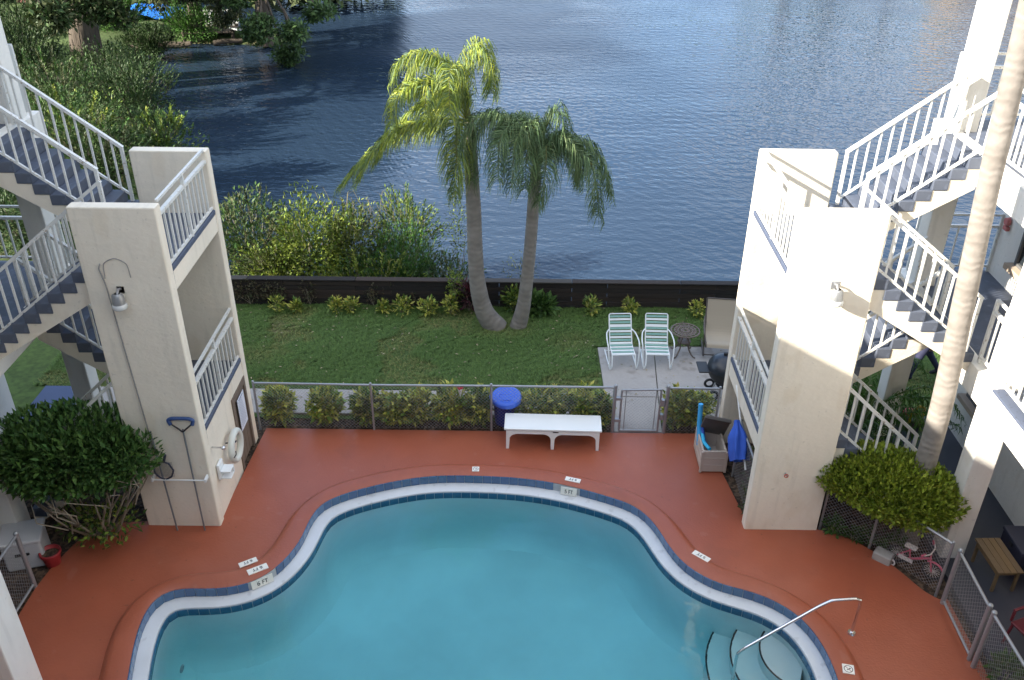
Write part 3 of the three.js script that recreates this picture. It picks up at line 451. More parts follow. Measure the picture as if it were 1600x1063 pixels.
// ---------------------------------------------------------------- chain-link fences
function chain(a, b, h, pitch = 0.066, r = 0.0017) {           // woven wire between two ground points
  const g = new MB(), d = b.clone().sub(a), L = d.length(), u = d.clone().normalize(), P = (x, y) => a.clone().addScaledVector(u, x).setY(a.y + y);
  for (const s of [1, -1]) for (let k = -h; k < L; k += pitch) {
    let x0 = k, y0 = 0, x1 = k + h, y1 = h; if (x0 < 0) { y0 = -x0; x0 = 0; } if (x1 > L) { y1 = h - (x1 - L); x1 = L; } if (x1 - x0 < 0.01) continue;
    const A = P(s > 0 ? x0 : L - x0, y0), B = P(s > 0 ? x1 : L - x1, y1); A.addScaledVector(V(-u.z, 0, u.x), s * r * 0.9); B.addScaledVector(V(-u.z, 0, u.x), s * r * 0.9); g.bar(A, B, r * 1.7, r * 1.7);
  } return g;
}
function fence(label, pts, h, opts = {}) {                     // pts: ground points of the posts
  const t = thing('chain_link_fence', label, 'fence'); pts = pts.map(([x, z]) => V(x, 0, z));
  pts.forEach((p, i) => { const po = part(t, 'post', new MB().tube([[p.x, -0.05, p.z], [p.x, h + 0.03, p.z]], opts.thick?.includes(i) ? 0.034 : 0.021, 12), M.galv);
    part(po, 'post_cap', new MB().geo(new THREE.SphereGeometry(opts.thick?.includes(i) ? 0.038 : 0.025, 12, 8), new THREE.Matrix4().makeTranslation(p.x, h + 0.03, p.z)), M.galv); });
  for (let i = 0; i < pts.length - 1; i++) { const a = pts[i], b = pts[i + 1];
    part(t, 'top_rail', new MB().tube([a.clone().setY(h), b.clone().setY(h)], 0.021, 10), M.galv);
    if (opts.bottom) part(t, 'bottom_rail', new MB().tube([a.clone().setY(0.06), b.clone().setY(0.06)], 0.02, 10), M.galv);
    const m = part(t, 'wire_mesh', chain(a.clone().setY(0.04), b.clone().setY(0.04), h - 0.05), M.galv); m.userData.kind = 'stuff'; }
  return t;
}
fence('grey chain-link fence in front of the croton bed with the blue bin', [[-4.72, -13.46], [-2.62, -13.44], [-0.47, -13.46], [1.74, -13.46]], 0.98, { thick: [3] });
fence('short grey chain-link panel between the gate and the deck box tower', [[2.68, -13.46], [3.6, -13.46]], 0.98, { thick: [0] });
{
  const g = thing('fence_gate', 'grey tubular gate between two fence posts by the white bench', 'gate', [1.86, 0, -13.45]);
  part(g, 'gate_frame', new MB().tube([[0, 0.05, 0], [0, 0.93, 0], [0.7, 0.95, 0], [0.7, 0.05, 0], [0, 0.05, 0]].map(p => v3(p)).flatMap((p, i, l) => i < l.length - 1 ? [p, p.clone().lerp(l[i + 1], 0.02), p.clone().lerp(l[i + 1], 0.98)] : [p]), 0.019, 8).tube([[0.62, 0.05, 0], [0.62, 0.93, 0]], 0.007, 6).tube([[0.08, 0.05, 0], [0.08, 0.93, 0]], 0.007, 6), M.galv);
  part(g, 'hinge', new MB().rbox(-0.1, 0.25, -0.03, 0.02, 0.31, 0.03, 0.01), M.galv); part(g, 'hinge', new MB().rbox(-0.1, 0.72, -0.03, 0.02, 0.78, 0.03, 0.01), M.galv);
  part(g, 'latch', new MB().rbox(0.69, 0.6, -0.035, 0.78, 0.74, 0.035, 0.012).tube([[0.71, 0.68, 0.03], [0.71, 0.78, 0.05]], 0.012, 6), M.galv); part(g, 'latch_stop', new MB().rbox(0.72, 0.3, -0.03, 0.78, 0.42, 0.03, 0.008), M.galv);
  part(g, 'wire_mesh', chain(V(0.03, 0.06, 0), V(0.67, 0.06, 0), 0.86, 0.066, 0.0012), M.galv).userData.kind = 'stuff';
}
fence('grey chain-link fence running under the clipped hedge to the heavy gate post', [[4.86, -11.0], [5.5, -10.55], [6.17, -9.6]], 0.98);
fence('grey chain-link gate panel beside the slate walkway with heavy posts', [[6.19, -9.42], [6.16, -8.42]], 1.0, { bottom: true, thick: [0, 1] });
fence('grey chain-link fence continuing along the slate walkway past the gate panel', [[6.16, -8.3], [6.2, -6.6]], 1.0, { thick: [0] });
fence('grey chain-link fence by the red pot at the edge of the deck', [[-7.04, -9.5], [-7.06, -7.95]], 1.0, { bottom: true, thick: [0] });
fence('low chain-link panel under the landing of the deck box tower', [[3.72, -11.15], [3.72, -12.3]], 1.1, {});

// ---------------------------------------------------------------- timber wall at the lake
{
  const t = thing('timber_wall', 'dark weathered timber plank wall between lawn and lake', 'wall', [0, 0, -18.25]), B = [0, 1].map(() => 0);
  for (let r = 0; r < 6; r++) for (let c = 0; c < 9; c++) { const x = -11 + c * 2.44 + (r % 2 ? 0.8 : 0), y = -0.08 + r * 0.112, b = new MB().rbox(0, 0, 0, 2.43, 0.104, 0.06, 0.008); const p = part(t, 'plank', b, M.timber[Math.floor(rnd() * 4)], [x, y, rr(-0.006, 0.006)]); p.rotation.z = rr(-0.0025, 0.0025); }
  for (let c = 0; c < 10; c++) { const x = -11 + c * 2.44 + 0.4; part(t, 'cap_board', new MB().rbox(0, 0, -0.1, 2.43, 0.035, 0.09, 0.01), c % 3 === 1 ? plain(0.055, 0.05, 0.046, 0.9) : M.timber[c % 4], [x - 0.4, 0.6, 0]); part(t, 'post', new MB().rbox(0, -1.4, -0.16, 0.14, 0.59, -0.02, 0.015), M.timber[2], [x, 0, 0]); }
}

// ---------------------------------------------------------------- foliage
const up1 = V(0, 1, 0);
function dirIn(n) { const a = rnd() * 6.283, z = rr(-1, 1), r = Math.sqrt(1 - z * z); return V(r * Math.cos(a), z, r * Math.sin(a)); }
function tone(pal) { const c = pal[Math.floor(rnd() * pal.length)], k = rr(0.75, 1.3); return [c[0] * k, c[1] * k, c[2] * k]; }
function leaves(g, n, pick, len, wid, pal, o = {}) {           // pick() -> [point, outward direction]
  for (let i = 0; i < n; i++) { const [p, out] = pick(); const d = out.clone().multiplyScalar(o.out ?? 0.7).add(dirIn().multiplyScalar(o.jit ?? 0.6)).add(V(0, o.up ?? 0.25, 0)).normalize();
    const s = d.clone().cross(Math.abs(d.y) > 0.9 ? V(1, 0, 0) : up1).normalize().applyAxisAngle(d, rr(-0.9, 0.9)); const k = rr(0.7, 1.3); g.leaf(p, d, s, len * k, wid * k, tone(pal), o.fold ?? 0.25); }
}
const ellipsoid = (c, r, bias = 0.4, lump = 0.25) => { const seeds = Array.from({ length: 14 }, () => [dirIn(), rr(0.6, 1.25)]); return () => { const d = dirIn(); let k = 1; for (const [s, w] of seeds) k += lump * w * Math.max(0, d.dot(s) - 0.72); k -= lump * 0.25; const t = Math.pow(rnd(), bias) * k; return [V(c[0] + d.x * r[0] * t, c[1] + d.y * r[1] * t, c[2] + d.z * r[2] * t), V(d.x / r[0], d.y / r[1], d.z / r[2]).normalize()]; }; };
const G = { dark: [[0.045, 0.085, 0.024], [0.055, 0.1, 0.028], [0.04, 0.075, 0.024]], mid: [[0.06, 0.125, 0.026], [0.08, 0.15, 0.032], [0.05, 0.105, 0.024]], lime: [[0.2, 0.26, 0.035], [0.15, 0.22, 0.03], [0.24, 0.28, 0.05], [0.11, 0.17, 0.026]], croton: [[0.46, 0.46, 0.09], [0.52, 0.5, 0.13], [0.17, 0.25, 0.05], [0.13, 0.2, 0.045], [0.36, 0.39, 0.08]], olive: [[0.075, 0.095, 0.036], [0.095, 0.11, 0.042], [0.06, 0.08, 0.03]], fern: [[0.06, 0.16, 0.022], [0.08, 0.18, 0.026], [0.05, 0.13, 0.02]], palm: [[0.11, 0.18, 0.075], [0.14, 0.21, 0.085], [0.095, 0.155, 0.07], [0.18, 0.24, 0.11]], palmL: [[0.27, 0.33, 0.04], [0.32, 0.35, 0.05], [0.21, 0.28, 0.04]] };
function stems(g, base, tips, r) { for (const t of tips) { const m = base.clone().lerp(t, 0.5).add(V(rr(-0.08, 0.08), rr(0, 0.05), rr(-0.08, 0.08)).multiplyScalar(base.distanceTo(t))); g.tube(new THREE.QuadraticBezierCurve3(base.clone(), m, t.clone()).getPoints(5), [r, r * 0.85, r * 0.7, r * 0.55, r * 0.4, r * 0.25], 5, false); } }
function shoots(f, st, cy, r, count, len, wid, pal) {           // leafy twigs that break the outline
  for (let i = 0; i < count; i++) { const d = dirIn(); d.y = Math.abs(d.y) * 0.9 + 0.1; d.normalize(); const b = V(d.x * r[0] * 0.75, cy + d.y * r[1] * 0.75, d.z * r[2] * 0.75), L = (r[0] + r[1]) * rr(0.12, 0.3), dir = d.clone().add(V(rr(-0.4, 0.4), 0.7, rr(-0.4, 0.4))).normalize(), e = b.clone().addScaledVector(dir, L);
    st.tube([b.clone().addScaledVector(dir, -L * 0.5), b, e], [len * 0.06, len * 0.05, len * 0.02], 4, false); const c = tone(pal), n = Math.round(10 + 40 * L); for (let k = 0; k < n; k++) { const p = b.clone().lerp(e, k / n), o = dirIn().multiplyScalar(0.8).add(dir).normalize(), s = o.clone().cross(up1).normalize(); f.leaf(p, o, s, len * rr(0.7, 1.2), wid * rr(0.7, 1.2), c.map(x => x * rr(0.85, 1.15))); } } }
function shrub(name, label, cat, pos, r, n, len, wid, pal, o = {}, group) { // r: half-sizes; base on the ground at pos
  const t = thing(name, label, cat, pos, 0, group), st = new MB(), f = new MB(), cy = o.cy ?? r[1];
  stems(st, V(0, -0.03, 0), Array.from({ length: o.stems ?? 6 }, () => { const d = dirIn(); return V(d.x * r[0] * 0.7, cy + d.y * r[1] * 0.5, d.z * r[2] * 0.7); }), o.sr ?? 0.012);
  leaves(f, Math.round(n * (o.more ?? 1)), ellipsoid([0, cy, 0], r, o.bias ?? 0.45, o.lump ?? 0.5), len, wid, pal, o); shoots(f, st, cy, r, o.shoots ?? 0, len, wid, pal); part(t, 'stem', st, o.bark ?? M.palebark); part(t, 'foliage', f, M.leaf); return t;
}
// crotons in the fence bed
const crotonSpot = ['beside the timber gate of the stair tower', 'second along from the stair tower, wide and round', 'small and low, in front of the second path joint', 'tall, just past the first line post', 'smaller, between two taller ones before the flower cone', 'tall, right under the flower cone', `narrow, touching the blue bin's fence post`, 'tall, on the gate side of the blue bin', 'smaller, behind the middle of the white bench', 'wide, behind the end of the white bench', 'narrow, against the gate post', 'round, between gate post and barbecue', 'smaller, behind the deck box noodle'];
[[-4.42, -13.7, 0.27, 0.36], [-3.52, -13.66, 0.31, 0.34], [-2.8, -13.72, 0.24, 0.3], [-2.25, -13.68, 0.28, 0.33], [-1.85, -13.74, 0.24, 0.3], [-1.2, -13.68, 0.33, 0.36], [-0.7, -13.74, 0.24, 0.33], [0.33, -13.72, 0.3, 0.37], [0.66, -13.72, 0.24, 0.34], [1.22, -13.7, 0.3, 0.36], [1.52, -13.7, 0.18, 0.3], [2.92, -13.72, 0.26, 0.37], [3.28, -13.72, 0.24, 0.33]].forEach(([x, z, r, h], i) =>
  shrub('croton_shrub', 'variegated croton shrub behind the fence, ' + crotonSpot[i], 'shrub', [x, 0, z], [r * rr(0.95, 1.2), h * rr(0.9, 1.12), 0.24], 760, 0.125 * rr(0.85, 1.15), 0.055, i % 4 === 2 ? [...G.croton, ...G.mid] : G.croton, { out: 0.6, up: 0.4, jit: 0.7, stems: 8, sr: 0.009, shoots: 9 }, 'crotons behind the chain-link fence'));
// small plants along the timber wall
const borderSpot = ['beside the stair tower end, upright', 'lowest one, next to the upright plant by the tower', 'paired with a taller neighbour, spreading', 'paired, the taller of the two', 'smallest round one between wide neighbours', 'wide and bushy, next to the smallest', 'low and spreading, in shade of the long palm frond', 'tall, nearest the red cordyline', 'tall, alone on the palm side of the chairs', 'behind the strap chair next to the table', 'behind the round bronze table'];
[[-5.42, 0.17, 0.2], [-5.0, 0.13, 0.12], [-4.11, 0.16, 0.17], [-3.74, 0.14, 0.19], [-3.04, 0.12, 0.14], [-2.61, 0.2, 0.17], [-2.04, 0.2, 0.16], [-1.53, 0.17, 0.22], [1.64, 0.15, 0.22], [2.49, 0.13, 0.2], [3.98, 0.15, 0.19]].forEach(([x, r, h], i) =>
  shrub('border_plant', 'small plant by the timber wall, ' + borderSpot[i], 'plant', [x, -0.02, -17.86], [r, h, r], 140, 0.1 * rr(0.8, 1.2), 0.045, G.croton, { out: 0.7, up: 0.4, stems: 5, sr: 0.007, shoots: 3 }, 'small plants along the timber wall'));
shrub('leafy_plant', 'green leafy plant behind the foot of the slimmer leaning palm', 'plant', [0.42, 0, -17.9], [0.38, 0.22, 0.24], 300, 0.17, 0.075, G.mid, { up: 0.35, stems: 6 });
shrub('leafy_plant', 'yellow-leaved plant against the timber wall between the two palms', 'plant', [-0.12, 0, -17.98], [0.24, 0.3, 0.2], 230, 0.13, 0.055, [...G.lime, ...G.mid], { up: 0.4 });
shrub('cordyline', 'dark red cordyline next to the thicker leaning palm', 'plant', [-1.12, 0, -17.98], [0.2, 0.36, 0.18], 150, 0.24, 0.045, [[0.1, 0.018, 0.03], [0.07, 0.02, 0.028], [0.05, 0.025, 0.025]], { out: 0.6, up: 0.5, stems: 4 });
shrub('wall_shrub', 'bright green upright shrub growing over the timber wall', 'shrub', [-1.42, 0.1, -18.1], [0.22, 0.42, 0.2], 420, 0.07, 0.03, G.lime, { up: 0.2 });
// creepers hanging on the wall
[[-6.1, 0.55, 0.3], [-5.55, 0.36, 0.3], [-4.75, 0.22, 0.3], [-3.3, 0.2, 0.28], [-2.4, 0.16, 0.16]].forEach(([x, w, h]) => shrub('creeper', 'brownish creeper hanging over the timber wall', 'creeper', [x, 0.05, -18.13], [w, h, 0.09], Math.round(600 * w), 0.07, 0.03, [[0.07, 0.065, 0.03], [0.05, 0.06, 0.025], [0.09, 0.07, 0.035]], { up: -0.3, stems: 5, sr: 0.006 }, 'creepers on the timber wall'));
// bank bushes behind the wall
const bank = (name, label, x, z, r, n, len, wid, pal, o) => shrub(name, label, 'bush', [x, -0.95, z], r, n, len, wid, pal, { sr: 0.03, stems: 9, more: 1.35, shoots: 36, lump: 0.9, ...o });
bank('bank_bush', 'dark green bush behind the timber wall next to the stair tower', -6.6, -20.1, [1.15, 1.35, 0.9], 3800, 0.12, 0.045, [...G.olive, ...G.mid], {});
bank('bank_bush', 'low yellow-green bush spilling along the top of the timber wall', -3.6, -19.0, [1.5, 0.75, 0.45], 3600, 0.1, 0.038, [...G.lime, ...G.mid], {});
bank('bank_bush', 'yellow-green bush rising between the dark bush and the tall one', -5.85, -19.4, [0.8, 1.0, 0.6], 3000, 0.1, 0.04, [...G.lime, ...G.olive], {});
bank('bank_bush', 'tall yellow-green bush behind the timber wall', -5.0, -19.75, [1.0, 1.32, 0.8], 4600, 0.105, 0.042, G.lime, { lump: 0.8 });
bank('bank_bush', 'olive green bush between the yellow bush and the reeds', -4.05, -19.9, [0.8, 1.3, 0.7], 3200, 0.105, 0.04, [...G.olive, ...G.lime], { lump: 0.8 });
bank('bank_bush', 'bright green feathery bush under the long palm frond', -2.9, -19.6, [1.05, 0.98, 0.7], 5200, 0.11, 0.02, G.fern, { up: 0.6, out: 0.4 });
bank('bank_bush', 'light green bush with reed stems rising from it', -2.75, -20.6, [0.8, 1.35, 0.6], 3000, 0.1, 0.03, [...G.lime, ...G.mid], { up: 0.6 });
bank('bank_bush', 'low green bush behind the wall beside the thicker palm', -1.75, -19.5, [0.8, 0.72, 0.6], 2600, 0.09, 0.03, [...G.mid, ...G.olive], {});
shrub('water_sapling', 'thin sapling standing in the lake near the palms', 'sapling', [-1.55, -1, -21.4], [0.32, 0.95, 0.3], 420, 0.09, 0.03, [...G.olive, ...G.lime], { cy: 1.35, stems: 4, up: 0.3 });
shrub('water_sapling', 'sparse sapling in the lake seen between the palm trunks', 'sapling', [0.05, -1, -20.2], [0.5, 0.5, 0.3], 200, 0.08, 0.025, G.olive, { cy: 0.9, stems: 7, up: 0.3 });
{ // dry reeds
  const t = thing('reeds', 'pale dry reed stalks leaning over the lake', 'reeds', [-4.1, -0.95, -20.9]), g = new MB();
  for (let i = 0; i < 60; i++) { const x = rr(-0.5, 1.3), z = rr(-0.3, 0.3), l = rr(1.6, 3.0), a = rr(-0.5, 0.25); const s = V(1, 0, 0.3).normalize(); const p = [V(x, 0, z), V(x + a * 0.25 * l, l * 0.5, z), V(x + a * 0.75 * l, l * 0.88, z + 0.1), V(x + a * 1.1 * l, l * 0.93, z + 0.2)]; const k = rr(0.7, 1.2); g.ribbon(p, s, [0.016, 0.014, 0.01, 0.003], [0.26 * k, 0.22 * k, 0.11 * k]); }
  part(t, 'stalk', g, M.leaf);
}
// clipped hedge over the fence, and low weeds under it
{
  const t = thing('clipped_hedge', 'bright green rounded hedge bulging over the chain-link fence', 'hedge', [5.62, 0, -10.75], -0.62), f = new MB(), st = new MB();
  const pal = [[0.29, 0.36, 0.04], [0.24, 0.32, 0.035], [0.33, 0.38, 0.055], [0.18, 0.25, 0.032]];
  for (const [c, r, n] of [[[0, 1.14, 0], [1.02, 0.46, 0.72], 7400], [[-0.62, 1.1, 0.05], [0.5, 0.34, 0.52], 2200], [[0.5, 1.05, -0.02], [0.55, 0.36, 0.6], 2400]]) leaves(f, Math.round(n * 1.8), ellipsoid(c, r, 0.28, 0.2), 0.07, 0.042, pal, { up: 0.8, out: 0.7, jit: 0.7 });
  stems(st, V(0, -0.03, 0), Array.from({ length: 16 }, () => V(rr(-0.8, 0.8), rr(0.8, 1.1), rr(-0.45, 0.45))), 0.02); shoots(f, st, 1.12, [0.9, 0.25, 0.55], 6, 0.07, 0.045, pal); part(t, 'stem', st, M.bark); part(t, 'foliage', f, M.leaf);
}
[[5.05, -10.92, 0.17, 0.16], [5.32, -10.75, 0.12, 0.1], [5.6, -10.68, 0.2, 0.14], [5.85, -10.5, 0.16, 0.18]].forEach(([x, z, r, h]) => shrub('bed_weed', 'small green weed in the soil under the clipped hedge', 'plant', [x, -0.05, z], [r, h, r], 120, 0.1, 0.04, G.mid, { up: 0.5 }, 'weeds under the hedge'));
[[3.85, -11.35, 0.2, 0.25], [3.95, -11.8, 0.25, 0.3], [4.2, -12.4, 0.3, 0.3]].forEach(([x, z, r, h]) => shrub('store_plant', 'dusty green plant behind wire under the tower landing', 'plant', [x, -0.05, z], [r, h, r], 160, 0.1, 0.035, [...G.olive, ...G.mid], { up: 0.4 }, 'plants under the landing'));
// the bushy shrub with bare pale stems
{
  const t = thing('bushy_shrub', 'dark green rounded shrub with bare pale branching stems', 'shrub', [-6.45, -0.05, -10.62]), f = new MB(), st = new MB();
  for (const [c, r, n] of [[[-0.1, 1.76, -0.1], [1.12, 0.46, 0.8], 5600], [[-0.7, 1.6, 0.1], [0.62, 0.44, 0.6], 2300], [[0.45, 1.64, 0.15], [0.6, 0.42, 0.55], 2300], [[-0.2, 1.5, 0.45], [0.7, 0.26, 0.35], 900]]) leaves(f, n, ellipsoid(c, r, 0.3, 0.5), 0.115, 0.05, [[0.08, 0.16, 0.035], [0.06, 0.14, 0.035], [0.1, 0.19, 0.045], [0.05, 0.11, 0.03]], { up: 0.35, out: 0.6 });
  leaves(f, 520, ellipsoid([0.1, 0.55, 0.2], [0.75, 0.4, 0.5], 0.6, 0.5), 0.1, 0.045, [...G.lime, ...G.mid], { up: 0.3 });
  for (let i = 0; i < 15; i++) { const a = i * 0.42 + rr(-0.2, 0.2), b = V(rr(-0.12, 0.15), 0, rr(-0.1, 0.1)), e = V(Math.cos(a) * rr(0.55, 1.05), rr(1.0, 1.5), Math.sin(a) * 0.62 + 0.12), m = b.clone().lerp(e, 0.45).add(V(rr(-0.12, 0.12), -0.1, rr(0, 0.15)));
    st.tube(new THREE.QuadraticBezierCurve3(b, m, e).getPoints(7), q => 0.027 * (1 - 0.65 * q), 6, false); for (let k = 0; k < 2; k++) { const q = m.clone().lerp(e, rr(0.1, 0.5)); st.tube([q, q.clone().lerp(e, 0.5).add(V(rr(-0.2, 0.2), 0.15, rr(-0.1, 0.2))), e.clone().add(V(rr(-0.35, 0.35), rr(0, 0.2), rr(-0.2, 0.25)))], [0.014, 0.01, 0.005], 5, false); } }
  shoots(f, st, 1.6, [1.0, 0.5, 0.75], 16, 0.11, 0.05, [...G.mid, [0.07, 0.15, 0.04]]); part(t, 'stem', st, M.palebark); part(t, 'foliage', f, M.leaf);
}

// ---------------------------------------------------------------- palms
function frond(rach, leafs, pts, pal, L, o = {}) {             // pts: control points base to tip
  const c = new THREE.CatmullRomCurve3(pts.map(v3)), n = o.n ?? 105, P = c.getSpacedPoints(n);
  rach.tube(c.getSpacedPoints(12), q => 0.024 * (1 - 0.85 * q), 5, false);
  for (let i = Math.round(n * (o.bare ?? 0.12)); i <= n; i++) { const t = i / n, d = (P[i + 1] ?? P[i]).clone().sub(P[i - 1]).normalize(); let s = d.clone().cross(up1); if (s.length() < 0.15) s = V(0.7, 0, 0.7); s.normalize();
    for (const e of [-1, 1]) for (let k = 0; k < 2; k++) {
      const l = L * rr(0.75, 1.1) * (0.55 + 0.55 * Math.sin(Math.PI * Math.min(1, 0.2 + t * 0.85))), out = s.clone().multiplyScalar(e * rr(0.35, 0.75)).addScaledVector(d, 0.55).add(V((o.wind ?? -0.1) + rr(-0.3, 0.3), rr(-0.05, 0.35), rr(-0.3, 0.3))).normalize();
      const a = P[i].clone(), b = a.clone().addScaledVector(out, l * 0.32), q = b.clone().addScaledVector(out, l * 0.16).add(V((o.wind ?? -0.1) * 0.12, -l * 0.26, 0)), z = q.clone().add(V((o.wind ?? -0.1) * 0.2 + rr(-0.08, 0.08), -l * 0.4, rr(-0.08, 0.08)));
      const w = d.clone().multiplyScalar(0.75).add(dirIn().multiplyScalar(0.5)).normalize(); leafs.ribbon([a, b, q, z], w, [0.01, 0.018, 0.014, 0.002], tone(pal)); } }
}
function palm(label, trunk, radii, fr, pal, L, cat = 'palm tree') {
  const t = thing('palm_tree', label, cat), c = new THREE.CatmullRomCurve3(trunk.map(v3));
  part(t, 'trunk', new MB().tube(c.getSpacedPoints(40), q => { const k = q * (radii.length - 1), i = Math.min(radii.length - 2, Math.floor(k)); return (radii[i] + (radii[i + 1] - radii[i]) * (k - i)) * (1 + 0.006 * Math.sin(q * 97) + 0.008 * Math.sin(q * 31 + 1)); }, 18), M.trunk);
  const cr = part(t, 'crown', (() => { const g = new MB(); const top = v3(trunk[trunk.length - 1]); g.tube([top.clone().add(V(0, -0.35, 0)), top.clone().add(V(0, -0.1, 0)), top.clone().add(V(0, 0.25, 0))], [radii[radii.length - 1] * 1.15, radii[radii.length - 1] * 1.1, 0.05], 12); return g; })(), M.trunk);
  for (const f of fr) { const ra = new MB(), lf = new MB(); frond(ra, lf, f.p ?? f, f.pal ?? pal, f.L ?? L, f); const fo = part(cr, 'frond', lf, M.leaf); fo.updateMatrix(); const r2 = ra; const g = r2.build(); 
    // the midrib is joined into the frond's own mesh colourwise: keep it as the thin stalk of the frond
    const cc = new Float32Array(g.attributes.position.count * 3); for (let i = 0; i < cc.length; i += 3) { cc[i] = 0.16; cc[i + 1] = 0.17; cc[i + 2] = 0.06; } g.setAttribute('color', new THREE.BufferAttribute(cc, 3)); fo.geometry = mergeGeometries([fo.geometry, g]); }
  return t;
}
palm('thicker leaning palm with sunlit yellow-green fronds on the lawn', [[-0.46, -0.08, -17.3], [-0.72, 0.3, -17.3], [-0.87, 0.93, -17.3], [-0.92, 1.69, -17.3], [-0.94, 2.7, -17.3], [-0.98, 3.79, -17.3], [-0.99, 4.44, -17.3]], [0.25, 0.185, 0.165, 0.158, 0.15, 0.135, 0.11], [
  [[-1.0, 4.56, -17.3], [-1.41, 5.6, -17.2], [-1.82, 5.9, -17.1], [-2.25, 5.75, -17.0], [-2.35, 5.49, -17.0]],
  [[-0.98, 4.56, -17.3], [-1.13, 5.45, -17.4], [-0.81, 5.98, -17.6], [-0.62, 5.62, -17.8], [-0.59, 4.93, -18.0]],
  [[-0.98, 4.56, -17.3], [-1.02, 5.5, -17.2], [-0.78, 5.9, -17.2], [-0.6, 5.7, -17.2], [-0.52, 5.2, -17.2]],
  [[-1.01, 4.6, -17.2], [-1.48, 5.36, -16.9], [-1.97, 5.44, -16.6], [-2.26, 5.25, -16.4], [-2.35, 4.8, -16.3]],
  [[-0.98, 4.6, -17.2], [-1.21, 5.71, -16.9], [-1.28, 5.75, -16.4], [-1.27, 5.05, -16.0]],
  [[-0.98, 4.6, -17.2], [-1.4, 5.4, -17.0], [-1.7, 5.5, -16.6], [-1.75, 4.9, -16.3]],
  { p: [[-1.0, 4.54, -17.3], [-1.42, 4.45, -17.4], [-2.19, 4.32, -17.5], [-2.85, 3.94, -17.5], [-3.65, 3.1, -17.5]], wind: -0.3, L: 0.7 },
  { p: [[-1.0, 4.56, -17.3], [-1.6, 4.7, -17.0], [-2.3, 4.55, -16.8], [-2.8, 4.1, -16.7], [-3.1, 3.6, -16.6]], wind: -0.3, L: 0.6 },
  [[-0.97, 4.6, -17.2], [-1.18, 4.72, -16.8], [-1.21, 4.09, -16.5], [-1.26, 3.33, -16.5]],
  [[-0.98, 4.53, -17.4], [-1.29, 5.02, -17.9], [-1.61, 4.77, -18.3], [-1.79, 3.91, -18.5]],
  { p: [[-1.0, 4.56, -17.3], [-1.5, 4.85, -17.4], [-2.0, 4.75, -17.5], [-2.5, 4.25, -17.6], [-2.9, 3.6, -17.6]], wind: -0.3, L: 0.6 },
  [[-0.99, 4.56, -17.3], [-1.3, 5.55, -17.4], [-1.75, 5.75, -17.6], [-2.1, 5.4, -17.7], [-2.2, 5.0, -17.8]]], [...G.palmL, ...G.palmL, ...G.palm], 0.68);
palm('slimmer leaning palm with grey-green drooping fronds on the lawn', [[-0.02, -0.08, -17.3], [0.1, 0.47, -17.3], [0.18, 1.25, -17.3], [0.24, 2.14, -17.3], [0.28, 2.99, -17.3], [0.31, 3.6, -17.3]], [0.19, 0.145, 0.132, 0.127, 0.122, 0.1], [
  { p: [[0.32, 3.64, -17.3], [0.43, 4.29, -17.2], [0.66, 4.87, -17.1], [0.8, 4.7, -17.0], [0.88, 4.2, -17.0]], L: 0.7 },
  { p: [[0.32, 3.67, -17.3], [0.83, 4.17, -17.3], [1.31, 4.14, -17.3], [1.68, 3.66, -17.3], [1.84, 3.1, -17.3]], wind: -0.05, L: 0.66 },
  { p: [[0.32, 3.67, -17.3], [0.8, 4.2, -17.0], [1.3, 4.0, -16.8], [1.5, 3.4, -16.7], [1.55, 2.9, -16.7]], wind: -0.05 },
  [[0.32, 3.7, -17.3], [-0.23, 4.75, -17.0], [-0.79, 4.82, -16.8], [-1.08, 4.54, -16.6], [-1.18, 3.9, -16.5]],
  [[0.32, 3.7, -17.3], [-0.1, 4.62, -17.1], [-0.6, 4.72, -16.9], [-0.85, 4.3, -16.8], [-0.9, 3.6, -16.7]],
  [[0.32, 3.7, -17.3], [-0.11, 4.67, -16.8], [-0.37, 4.55, -16.4], [-0.42, 3.79, -16.2]],
  [[0.32, 3.73, -17.2], [0.1, 4.7, -16.7], [-0.09, 4.47, -16.3], [-0.15, 3.66, -16.2]],
  [[0.32, 3.73, -17.2], [0.47, 4.28, -16.8], [0.49, 4.0, -16.5], [0.38, 3.3, -16.4]],
  [[0.32, 3.66, -17.4], [0.21, 4.42, -17.8], [-0.18, 4.36, -18.2], [-0.5, 3.78, -18.4]],
  [[0.32, 3.7, -17.3], [0.25, 4.5, -17.1], [0.2, 4.75, -16.8], [0.12, 4.2, -16.4], [0.1, 3.6, -16.3]], { p: [[0.32, 3.7, -17.2], [0.7, 4.4, -17.0], [1.0, 4.3, -16.8], [1.15, 3.7, -16.7]], wind: 0 },
  { p: [[0.32, 3.66, -17.4], [0.7, 4.1, -17.7], [1.05, 3.76, -18.0], [1.25, 3.0, -18.1]], L: 0.6 }], G.palm, 0.7);
{ const fr = []; for (let k = 0; k < 11; k++) { const a = k * 0.571, b = V(5.52, 10.6, -10.72), e = 2.3; fr.push([[b.x, b.y, b.z], [b.x + Math.cos(a) * e * 0.35, b.y + 0.9, b.z + Math.sin(a) * e * 0.35], [b.x + Math.cos(a) * e * 0.8, b.y + 0.7, b.z + Math.sin(a) * e * 0.8], [b.x + Math.cos(a) * e, b.y - 0.3, b.z + Math.sin(a) * e]]); }
  palm('tall bare palm trunk rising past the stair rails by the hedge', [[6.12, -0.08, -10.72], [6.07, 1.34, -10.72], [6.05, 2.51, -10.72], [5.91, 4.46, -10.72], [5.78, 6.22, -10.72], [5.68, 8.08, -10.72], [5.52, 10.4, -10.72]], [0.2, 0.152, 0.148, 0.138, 0.132, 0.126, 0.11], fr, G.palm, 0.7); }
